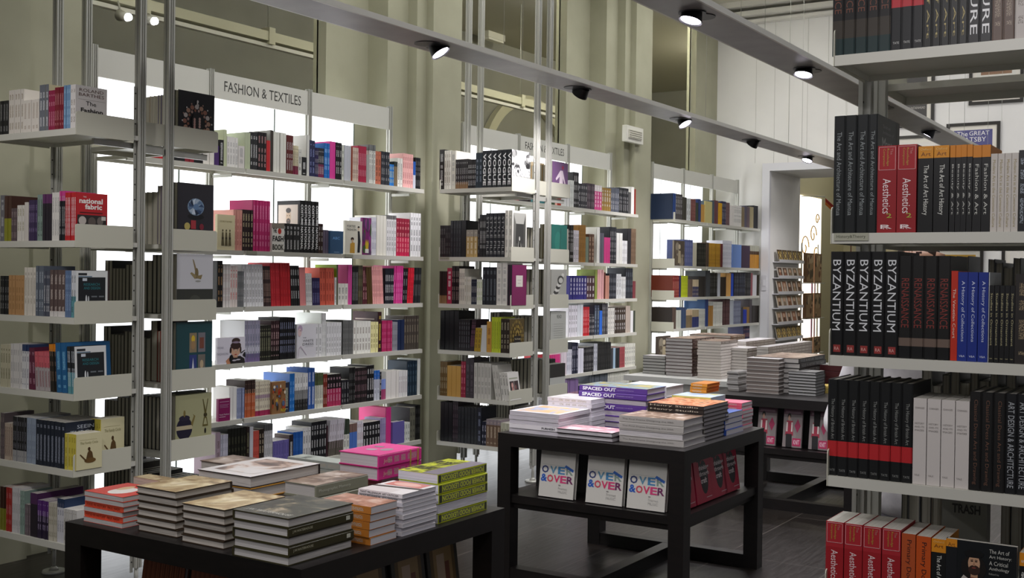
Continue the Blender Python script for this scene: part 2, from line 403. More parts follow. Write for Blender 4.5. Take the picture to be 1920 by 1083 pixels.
def make_book(M, key, label=None, group=None, name='book'):
    me = book_meshes(key)
    t = bpy.data.objects.new(name, None); C.objects.link(t); t.matrix_world = M; t.empty_display_size = .05
    tag(t, label, 'book', group)
    for nm, x in zip(('cover', 'page_block'), me):
        o = bpy.data.objects.new(nm, x); C.objects.link(o); o.parent = t
    return t

# flat cover artwork, as a thin printed layer on the book's own cover
def art(parent, shapes, W, H, origin, ax, ay, name='cover_art'):
    bm = bmesh.new(); mats = []; ax = Vector(ax); ay = Vector(ay); nrm = ax.cross(ay); O = Vector(origin)
    def mi(h):
        mt = flat(h, .4)
        if mt not in mats: mats.append(mt)
        return mats.index(mt)
    for k, s in enumerate(shapes):
        P = lambda x, y: O + ax * (x * W) + ay * (y * H) + nrm * (.0003 + .00012 * k)
        if s[0] == 'r': pts = [(s[1], s[2]), (s[3], s[2]), (s[3], s[4]), (s[1], s[4])]; c = s[5]
        elif s[0] == 'e':
            n = 20; pts = [(s[1] + s[3] * math.cos(2 * PI * i / n), s[2] + s[4] * math.sin(2 * PI * i / n)) for i in range(n)]; c = s[5]
        elif s[0] == 'p': pts = s[1]; c = s[2]
        elif s[0] == 't':
            me, w0, h0 = text_mesh(s[1], flat('888888', .5), .03 if s[5] > .1 else 0.0); c = s[6]; idx = mi(c)
            x, y, L_, h_ = s[2], s[3], s[4], s[5]
            vv = [bm.verts.new(P(x + v.co.x / w0 * L_, y + v.co.y / h0 * h_)) for v in me.vertices]
            for p in me.polygons:
                try: bm.faces.new([vv[i] for i in p.vertices]).material_index = idx
                except ValueError: pass
            continue
        f = bm.faces.new([bm.verts.new(P(*p)) for p in pts]); f.material_index = mi(c)
    me = bpy.data.meshes.new(name); bm.to_mesh(me); bm.free()
    return link(name, me, mats, parent)
def ring(n, cx, cy, rx, ry, r1, r2, cols, a0=0):
    return [('e', cx + rx * math.cos(a0 + 2 * PI * i / n), cy + ry * math.sin(a0 + 2 * PI * i / n), r1, r2, cols[i % len(cols)]) for i in range(n)]
def blobs(seed, n, cols, x0=0, y0=0, x1=1, y1=1, s=.12):
    r = random.Random(seed); o_ = []
    for i in range(n):
        cx, cy = r.uniform(x0, x1), r.uniform(y0, y1); a = r.uniform(s * .3, s); b = r.uniform(s * .3, s)
        cx = min(max(cx, x0 + a), x1 - a); cy = min(max(cy, y0 + b), y1 - b)
        o_.append(('e', cx, cy, a, b, r.choice(cols)))
    return o_
ART = {
 'figures': [('t', 'COSTUME OF THE WORLD', .12, .78, .7, .05, '8a7a40')] + [s for k in range(3) for s in (('e', .3 + k * .2, .55, .035, .035, '5a5030'), ('p', [(.26 + k * .2, .5), (.34 + k * .2, .5), (.38 + k * .2, .12), (.22 + k * .2, .12)], '6a6040'), ('r', .24 + k * .2, .3, .36 + k * .2, .36, '3f3a24'))],
 'fashionbook': [('r', 0, .82, 1, 1, '8a8276'), ('t', 'THE', .08, .66, .3, .16, '1c1c1c'), ('e', .62, .72, .14, .1, 'c83020'), ('t', 'FASH', .05, .36, .9, .2, '1c1c1c'), ('t', 'BOOK', .05, .06, .9, .2, '3a3a30')],
 'portrait': [('r', .06, .32, .9, .92, 'd8cfc0'), ('p', [(.1, .34), (.28, .5), (.42, .56), (.62, .56), (.78, .48), (.88, .34)], '4a4642'), ('p', [(.46, .38), (.4, .56), (.62, .56), (.56, .38)], 'e8e4dc'), ('e', .5, .68, .11, .15, 'c8b498'), ('e', .5, .6, .09, .06, '4a4038'), ('e', .5, .81, .11, .05, '3a342e'), ('e', .455, .71, .016, .01, '2a2420'), ('e', .545, .71, .016, .01, '2a2420'), ('r', .47, .61, .53, .62, 'a07060')],
 'abc': [('t', 'ABC', .18, .62, .55, .12, '70a8e0'), ('r', .3, .06, .7, .08, 'a0c0e0')],
 'forties': [('t', 'FORTIES', .1, .8, .5, .07, '4a4a42'), ('t', 'FASHION', .1, .7, .55, .07, '4a4a42'), ('e', .42, .46, .09, .05, '3a2c24'), ('e', .42, .4, .05, .05, 'd8b898'), ('p', [(.28, .04), (.56, .04), (.56, .34), (.44, .36), (.3, .32)], 'd0a040'), ('e', .78, .82, .06, .03, '1a1a1c'), ('e', .78, .76, .04, .045, 'e0c8b0'), ('p', [(.72, .06), (.86, .06), (.9, .4), (.84, .7), (.73, .7), (.75, .4)], '24262e')],
 'purple': blobs(3, 16, ['3f5a34', '7a2a72', '5a3a60', '94408a'], s=.2) + [('p', [(.3, .3), (.4, .42), (.5, .32), (.6, .42), (.7, .3), (.66, .16), (.36, .16)], 'd0b030'), ('r', .3, .05, .7, .16, 'e8e8e0')],
 'actress': [('t', 'WEAR', -.02, .58, .24, .08, 'a8a6b4'), ('t', 'FASHION', -.02, .34, .4, .09, '9a98a8'), ('p', [(.32, .0), (1.0, .0), (.98, .16), (.82, .28), (.62, .26), (.42, .2)], '2a2428'), ('p', [(.34, 0), (.3, .12), (.4, .22), (.52, .2), (.5, 0)], 'c88a68'), ('r', .57, .22, .72, .36, 'd0a080'), ('e', .65, .46, .165, .2, 'dcb094'), ('e', .655, .68, .19, .14, '3a2620'), ('e', .66, .86, .15, .11, '42302a'), ('e', .66, .8, .13, .04, '9a8aa0'), ('e', .47, .52, .035, .12, '3a2620'), ('e', .83, .52, .03, .12, '3a2620'), ('e', .585, .5, .035, .018, 'f0ece4'), ('e', .715, .5, .035, .018, 'f0ece4'), ('e', .585, .5, .016, .018, '2a1c18'), ('e', .715, .5, .016, .018, '2a1c18'), ('r', .54, .535, .62, .55, '2a1c18'), ('r', .68, .535, .76, .55, '2a1c18'), ('p', [(.64, .42), (.66, .42), (.672, .47)], 'b88468'), ('e', .65, .34, .045, .018, 'c03a34'), ('e', .49, .2, .07, .14, '161416'), ('r', .46, .0, .56, .2, '161416'), ('p', [(.82, .4), (.98, .5), (.99, .47), (.84, .37)], '1c1a1c'), ('p', [(.9, .3), (.96, .42), (1.0, .4), (1.0, .2)], '1c1a1c'), ('e', .6, .12, .08, .03, 'c8c4d0'), ('e', .74, .14, .08, .03, 'c8c4d0')],
 'whitedress': [('t', 'THE', .3, .58, .18, .035, '6a6a70'), ('t', 'WHITE', .3, .47, .56, .07, '5a5a60'), ('t', 'DRESS', .3, .37, .56, .07, '5a5a60'), ('r', .44, .33, .84, .335, '8a8a90'), ('e', .16, .86, .12, .11, 'c0a8c4'), ('e', .14, .76, .09, .12, 'e6c8c8'), ('r', .14, .8, .2, .815, '4a4068'), ('p', [(.05, .02), (.1, .3), (.2, .36), (.5, .1), (.49, .08), (.2, .32), (.12, .28), (.07, .02)], 'c8b8c8')],
 'bazaar': [('t', 'HARPERS BAZAAR', .12, .58, .72, .12, 'd8c050'), ('r', .1, .8, .85, .83, 'a89890'), ('r', .3, .45, .68, .48, 'a89890')],
 'purpletext': [('r', .1, .84, .9, .87, 'c090b0'), ('r', .1, .72, .9, .74, 'b880a8'), ('r', .1, .66, .8, .68, 'b880a8'), ('r', .1, .6, .84, .62, 'b880a8'), ('t', 'Visual Fashion', .06, .26, .86, .07, 'ead0e0'), ('r', .06, .18, .6, .2, 'ead0e0')],
 'crowd': blobs(5, 34, ['c03a24', 'd8b048', '3a3028', 'e0c8a0', '8a5a34', '5a6a8a', 'b8502c', 'efe6d0'], .02, .1, .98, .9, .11) + [('t', 'FRESH', .62, .06, .36, .09, 'e8d830')],
 'statue': [('r', 0, 0, 1, 1, '4a4038')] + blobs(9, 14, ['8a8272', 'b0a68e', '5f5546', '9a8f78'], .1, 0, .9, 1, .2) + [('e', .5, .76, .1, .1, 'b8ac92'), ('p', [(.36, .1), (.64, .1), (.6, .6), (.4, .6)], 'a89c80')],
 'barthes': [('t', 'ROLAND', .12, .86, .76, .075, '5a3c32'), ('t', 'BARTHES', .1, .755, .8, .075, '5a3c32'), ('r', .08, .68, .94, .684, '5a4a42'), ('t', 'The', .32, .55, .32, .1, '2a2622'), ('t', 'Fashion', .16, .38, .7, .11, '2a2622')],
 'fabric': [('t', 'national', .1, .78, .74, .11, 'f0ece6'), ('t', 'fabric', .28, .66, .54, .11, 'f0ece6'), ('t', 'THE', .22, .9, .1, .03, 'f0ece6'), ('r', .12, .58, .84, .6, '50120f'), ('r', .04, .2, .96, .54, '2a2624'), ('e', .2, .42, .12, .09, 'b8b0a8'), ('e', .5, .4, .12, .1, '5a504a'), ('e', .76, .42, .1, .09, '6a625c'), ('r', .8, .44, .94, .52, 'c8c0b8')],
 'research': [('r', .0, 0, 1, 1, 'd8dad8'), ('r', .07, .34, .93, .86, '15191c'), ('r', .07, .9, .34, .95, '26292c'), ('r', .07, .865, .5, .885, '5a7890'), ('r', .2, .78, .34, .84, 'c8d0d8'), ('t', 'RESEARCH', .24, .68, .5, .055, '2f7f86'), ('t', 'AND DESIGN', .24, .6, .52, .055, '2f7f86'), ('e', .32, .38, .025, .1, 'd0d4d4'), ('e', .39, .38, .02, .08, 'c0c4c4'), ('r', .48, .43, .66, .46, '6a7074'), ('r', .72, .43, .88, .46, '6a7074'), ('r', 0, .0, 1, .28, '8f9a70')],
 'seeing': [('t', 'SEEING', .28, .84, .52, .08, 'b0b8c4'), ('t', 'THROUGH', .12, .72, .84, .08, 'b0b8c4')],
 'circle': [('t', 'The Family Circle', .16, .68, .68, .09, '8a8454'), ('r', .14, .82, .8, .825, '9a9060'), ('e', .5, .56, .05, .05, '4a3418'), ('p', [(.36, .2), (.68, .2), (.62, .46), (.52, .54), (.44, .46)], '5a4222'), ('e', .54, .24, .22, .07, '6a4e26'), ('p', [(.14, .42), (.17, .44), (.42, .24), (.4, .2)], '5a4222')],
 'vogue': [('r', 0, 0, 1, 1, 'a8aaa6')] + blobs(2, 26, ['3a3a3a', '5f605e', '7c7d7a', '232323', 'c4c6c0'], 0, .4, 1, 1, .13) + [('t', 'VOGUE', .03, .3, .94, .24, 'f2f2f0')],
 'corridor': [('r', .0, 0, 1, 1, 'e2e0d6'), ('r', .08, .12, .92, .95, '4c4c48'), ('p', [(.08, .95), (.92, .95), (.78, .72), (.26, .72)], 'a8a8a0'), ('p', [(.08, .12), (.2, .12), (.26, .72), (.08, .95)], '6a6a64'), ('r', .26, .3, .78, .72, '3a3a38'), ('e', .5, .4, .04, .05, 'c8c8c0'), ('p', [(.44, .14), (.56, .14), (.54, .36), (.47, .36)], '161616'), ('p', [(.38, .14), (.42, .14), (.47, .34), (.45, .35)], 'b0b0a8'), ('p', [(.6, .14), (.72, .14), (.55, .34)], '8c8c84')],
 'plum': [('r', .28, .46, .74, .74, 'd8d4c8'), ('r', .38, .62, .64, .63, '9a9088'), ('r', .4, .54, .6, .55, '9a9088')],
 'ornate': [('r', 0, 0, 1, 1, '4e3f1c')] + ring(22, .5, .5, .42, .42, .04, .05, ['8a7434', '6f5c28']) + ring(14, .5, .5, .27, .27, .05, .05, ['7a662c', '96803c']) + ring(8, .5, .5, .12, .14, .05, .05, ['8a7434']) + [('r', .26, .3, .74, .5, '1a130e'), ('t', 'The Disciples', .31, .37, .4, .06, 'c8bc98')],
 'score': [('r', .1, .76, .86, .8, '9aa088'), ('r', .12, .3, .88, .68, '3a2a2c'), ('r', .49, .3, .51, .68, 'cfcdc6'), ('e', .34, .52, .09, .11, 'c89a90'), ('p', [(.26, .32), (.46, .32), (.42, .48), (.3, .48)], 'a87a74'), ('e', .62, .46, .05, .08, '8a5a58')],
 'mantua': [('r', 0, 0, 1, 1, '33342f'), ('t', 'Mantua', .2, .72, .66, .1, 'b0b0ac'), ('t', 'The Art and', .22, .9, .34, .03, '8a8c88'), ('t', 'Architecture of', .22, .85, .5, .03, '8a8c88'), ('r', .86, 0, 1, 1, '3c3a2a')],
 'anthology': [('r', 0, .9, .16, 1, 'd88a20'), ('t', 'Art', .03, .905, .1, .05, '6a3a10'), ('r', 0, 0, .16, .9, '15171a'), ('e', .4, .66, .18, .16, '17120e'), ('r', .36, .46, .46, .62, 'b48a6a'), ('e', .405, .72, .085, .115, 'c49a7a'), ('e', .41, .635, .085, .065, '35221a'), ('e', .4, .845, .14, .05, '0b0a0a'), ('r', .3, .795, .5, .83, '0b0a0a'), ('e', .375, .75, .02, .008, '20140f'), ('e', .435, .75, .02, .008, '20140f'), ('r', .355, .765, .395, .771, '3a241a'), ('r', .415, .765, .455, .771, '3a241a'), ('p', [(.39, .69), (.42, .69), (.405, .75)], 'a87c60'), ('e', .405, .665, .03, .008, '8a4238'), ('p', [(.1, 0), (.14, .4), (.26, .56), (.4, .48), (.58, .55), (.74, .42), (.78, 0)], 'bdb6ae'), ('p', [(.28, 0), (.28, .44), (.36, .54), (.46, .54), (.55, .44), (.56, 0)], '7a2228'), ('p', [(.36, .42), (.41, .5), (.47, .42)], 'd8ccc0')] + [('t', s_, .62, .88 - i * .075, l_, .052, 'c8c8c0') for i, (s_, l_) in enumerate((('The Art of', .28), ('Art History:', .31), ('A Critical', .26), ('Anthology', .28)))] + [('t', 'Edited by', .62, .6, .14, .03, '9a9a94')],
 'brooch': [('r', 0, 0, 1, 1, '17161a')] + ring(16, .5, .42, .33, .3, .055, .045, ['b08a74', 'c8c0bc', '9a6a58']) + ring(16, .5, .42, .25, .23, .03, .028, ['8a5a44', 'a88a80'], .2) + ring(16, .5, .42, .41, .37, .018, .016, ['d8d4d0', 'a08070']) + [('e', .5, .42, .16, .17, '0c0b0d')] + [('e', .42, .42 - .0 + k * .05, .03, .03, 'b89088') for k in range(-2, 2)] + [('e', .56, .44 + k * .05, .03, .03, 'c0a098') for k in range(-2, 2)] + [('e', .5, .82, .025, .03, 'd8d4d0'), ('e', .5, .75, .035, .03, 'c0b8b4')],
 'diamond': [('r', 0, 0, 1, 1, '25232a'), ('e', .5, .46, .23, .05, '08080a'), ('e', .5, .62, .23, .14, '8098b0')] + [('p', [(.5 + .06 * math.cos(a * 2), .62 + .04 * math.sin(a * 2)), (.5 + .23 * math.cos(a), .62 + .14 * math.sin(a)), (.5 + .19 * math.cos(a + .5), .62 + .12 * math.sin(a + .5))], cc) for a, cc in [(i * .523, ('30486a', 'a8b8c8', '1c2a40', '5a7494', 'c8d4e0')[(i * 3) % 5]) for i in range(12)]] + [('e', .5, .62, .08, .05, '5f7ca0'), ('r', .36, .26, .5, .4, 'a03038'), ('e', .26, .3, .08, .06, 'b8a860'), ('e', .66, .3, .06, .05, '7a2030')],
 'bird': [('r', 0, 0, 1, .42, '33352f'), ('r', 0, .42, 1, 1, 'ccccd0'), ('p', [(.42, .92), (.46, .9), (.54, .74), (.5, .7)], '8a7a5a'), ('e', .54, .68, .05, .09, '7a6a48'), ('p', [(.36, .68), (.4, .7), (.54, .64), (.5, .58)], '94845c'), ('p', [(.7, .66), (.66, .58), (.54, .6), (.56, .64)], '8a7a52'), ('e', .58, .55, .08, .015, '9a9a94'), ('e', .5, .22, .16, .1, '45473f')],
 'teal': [('r', 0, 0, 1, 1, '17454a'), ('r', .36, .5, .56, .82, '8a7a60'), ('r', .6, .5, .8, .82, '77747a'), ('r', .36, .14, .56, .46, '2c3a78'), ('r', .6, .14, .8, .46, '6f6a62'), ('e', .46, .72, .05, .06, 'd8b830'), ('e', .46, .62, .06, .07, 'a08058'), ('r', .64, .56, .76, .74, '7a4636'), ('p', [(.42, .18), (.5, .18), (.46, .42)], 'c8ccd8'), ('e', .7, .3, .05, .07, 'b8a484')],
 'urn': [('r', 0, 0, 1, 1, 'a3a27c'), ('e', .24, .42, .22, .2, '201d30'), ('r', .02, .4, .46, .47, 'b8ac8c'), ('e', .24, .6, .15, .05, '2a2638'), ('e', .24, .68, .03, .06, '7a6c3a'), ('p', [(.42, .5), (.5, .62), (.47, .66), (.54, .62), (.46, .44)], '7a6c3a'), ('e', .82, .62, .05, .04, '3a341c'), ('p', [(.74, .9), (.76, .9), (.83, .7), (.88, .9), (.9, .9), (.84, .64), (.8, .64)], '5a5228'), ('p', [(.78, .58), (.86, .58), (.9, .42), (.74, .42)], '5f5628'), ('p', [(.8, .56), (.84, .56), (.87, .45), (.77, .45)], 'a3a27c'), ('e', .82, .34, .025, .05, '1c1c18')],
 'glowfig': [('r', 0, 0, 1, 1, '7a5884'), ('e', .66, .84, .07, .06, 'a83058'), ('p', [(.4, .0), (.68, .0), (.66, .5), (.8, .3), (.84, .34), (.66, .74), (.5, .74), (.2, .46), (.24, .4), (.46, .54)], 'f0e0ea')],
 'curls': [('r', 0, 0, 1, 1, 'a8a8a0')] + [('e', .2 + .06 * i, .2 + .07 * i, .18 - .01 * i, .06, ('3a3a38', 'd0d0c8')[i % 2]) for i in range(10)] + [('e', .6, .7, .2, .12, '4a4a46'), ('e', .62, .68, .14, .08, 'c4c4bc')],
 'letter': [('r', 0, 0, 1, 1, 'b8bab2'), ('t', 'READ', .4, .82, .3, .09, '3a3a38')] + [('r', .2, .66 - k * .06, .8, .67 - k * .06, '9a9c94') for k in range(8)],
 'darkhalf': [('r', 0, 0, 1, .55, 'b8bab4'), ('r', 0, .55, 1, 1, '2a2826')],
 'teale': [('r', 0, 0, 1, 1, '1f6a60'), ('e', .4, .5, .2, .3, '2a7a6c'), ('p', [(.5, .1), (.54, .1), (.6, .9), (.57, .9)], '123c38')],
}
ART['overover'] = [('r', 0, 0, 1, 1, 'c9c7c0'), ('r', .06, .64, .84, .643, '77777a')] + \
 [('t', ch, .05 + i * .235, .47, .2, .15, cc) for i, (ch, cc) in enumerate(zip('OVER', ('34406e', '5a86a0', '3f7aa8', '7c8f84')))] + \
 [('p', [(.7, .62), (.74, .665), (.97, .58), (.95, .53)], '2f5fae'), ('t', '&', .04, .3, .18, .15, '2456b0')] + \
 [('t', ch, .22 + i * .19, .3, .18, .145, cc) for i, (ch, cc) in enumerate(zip('OVER', ('c0485a', 'cc3a68', 'c83f74', '6a2a58')))] + \
 [('t', 'Frames', .56, .17, .26, .05, 'a8a6a2'), ('t', 'MUSIC', .56, .1, .26, .05, 'a8a6a2'), ('r', .56, .245, .62, .265, '8a8886')]
ART['craft'] = [('r', 0, 0, 1, 1, 'b81c40'), ('e', .58, .5, .24, .34, '17151a'), ('r', .2, .82, .5, 1.0, '17151a'), ('r', .3, .6, .42, 1.0, '17151a')] + [('e', .58, .5, .24 - .04 * k, .34 - .05 * k, ('211e24', '15131a')[k % 2]) for k in range(1, 5)] + \
 [('t', 'thinking', .28, .62, .62, .12, 'e6d8d8'), ('t', 'through', .28, .5, .6, .12, 'e6d8d8'), ('t', 'craft', .34, .38, .38, .11, 'e6d8d8'), ('r', .6, .08, .94, .095, 'd8b8c0')]
ART['argyle'] = [('r', 0, 0, 1, 1, '8f8484'), ('r', 0, .84, 1, 1, '6a4a58'), ('r', .1, .88, .9, .93, '9a7a88')] + [('p', [(.5 + dx, .5 + dy), (.66 + dx, .68 + dy), (.82 + dx, .5 + dy), (.66 + dx, .32 + dy)], cc) for dx, dy, cc in ((.1, .06, 'a82a58'), (-.3, .1, 'a89a98'), (-.1, -.2, '9c9090'))] + \
 [('p', [(.12, .3), (.55, .3), (.5, .68), (.18, .68)], 'b0304a'), ('r', .16, .4, .24, .64, 'e6e0dc'), ('r', .42, .4, .5, .64, 'e6e0dc'), ('e', .3, .8, .09, .08, '1c1618'), ('e', .3, .75, .06, .07, 'c89a84'), ('p', [(.18, .0), (.5, .0), (.48, .34), (.16, .34)], '1a181c'), ('r', .52, .04, .96, .24, 'c02a60'), ('t', 'KNIT', .58, .08, .32, .12, 'e8c0d0')]
ART['goldframe'] = [('r', 0, 0, 1, 1, '3a3830'), ('r', .1, .08, .9, .9, '6a5430'), ('r', .2, .12, .8, .8, 'a08458'), ('r', .3, .1, .55, .7, 'c0a890'), ('r', .56, .1, .7, .6, '7a4a3a'), ('r', .25, .84, .8, .9, '1c1a18')]
ART['woodgrain'] = [('r', .0, 0, 1, 1, '8a4a30')] + [('r', .03 + k * .055, 0, .045 + k * .055, 1, ('9c5a3c', '6e3624')[k % 2]) for k in range(17)]

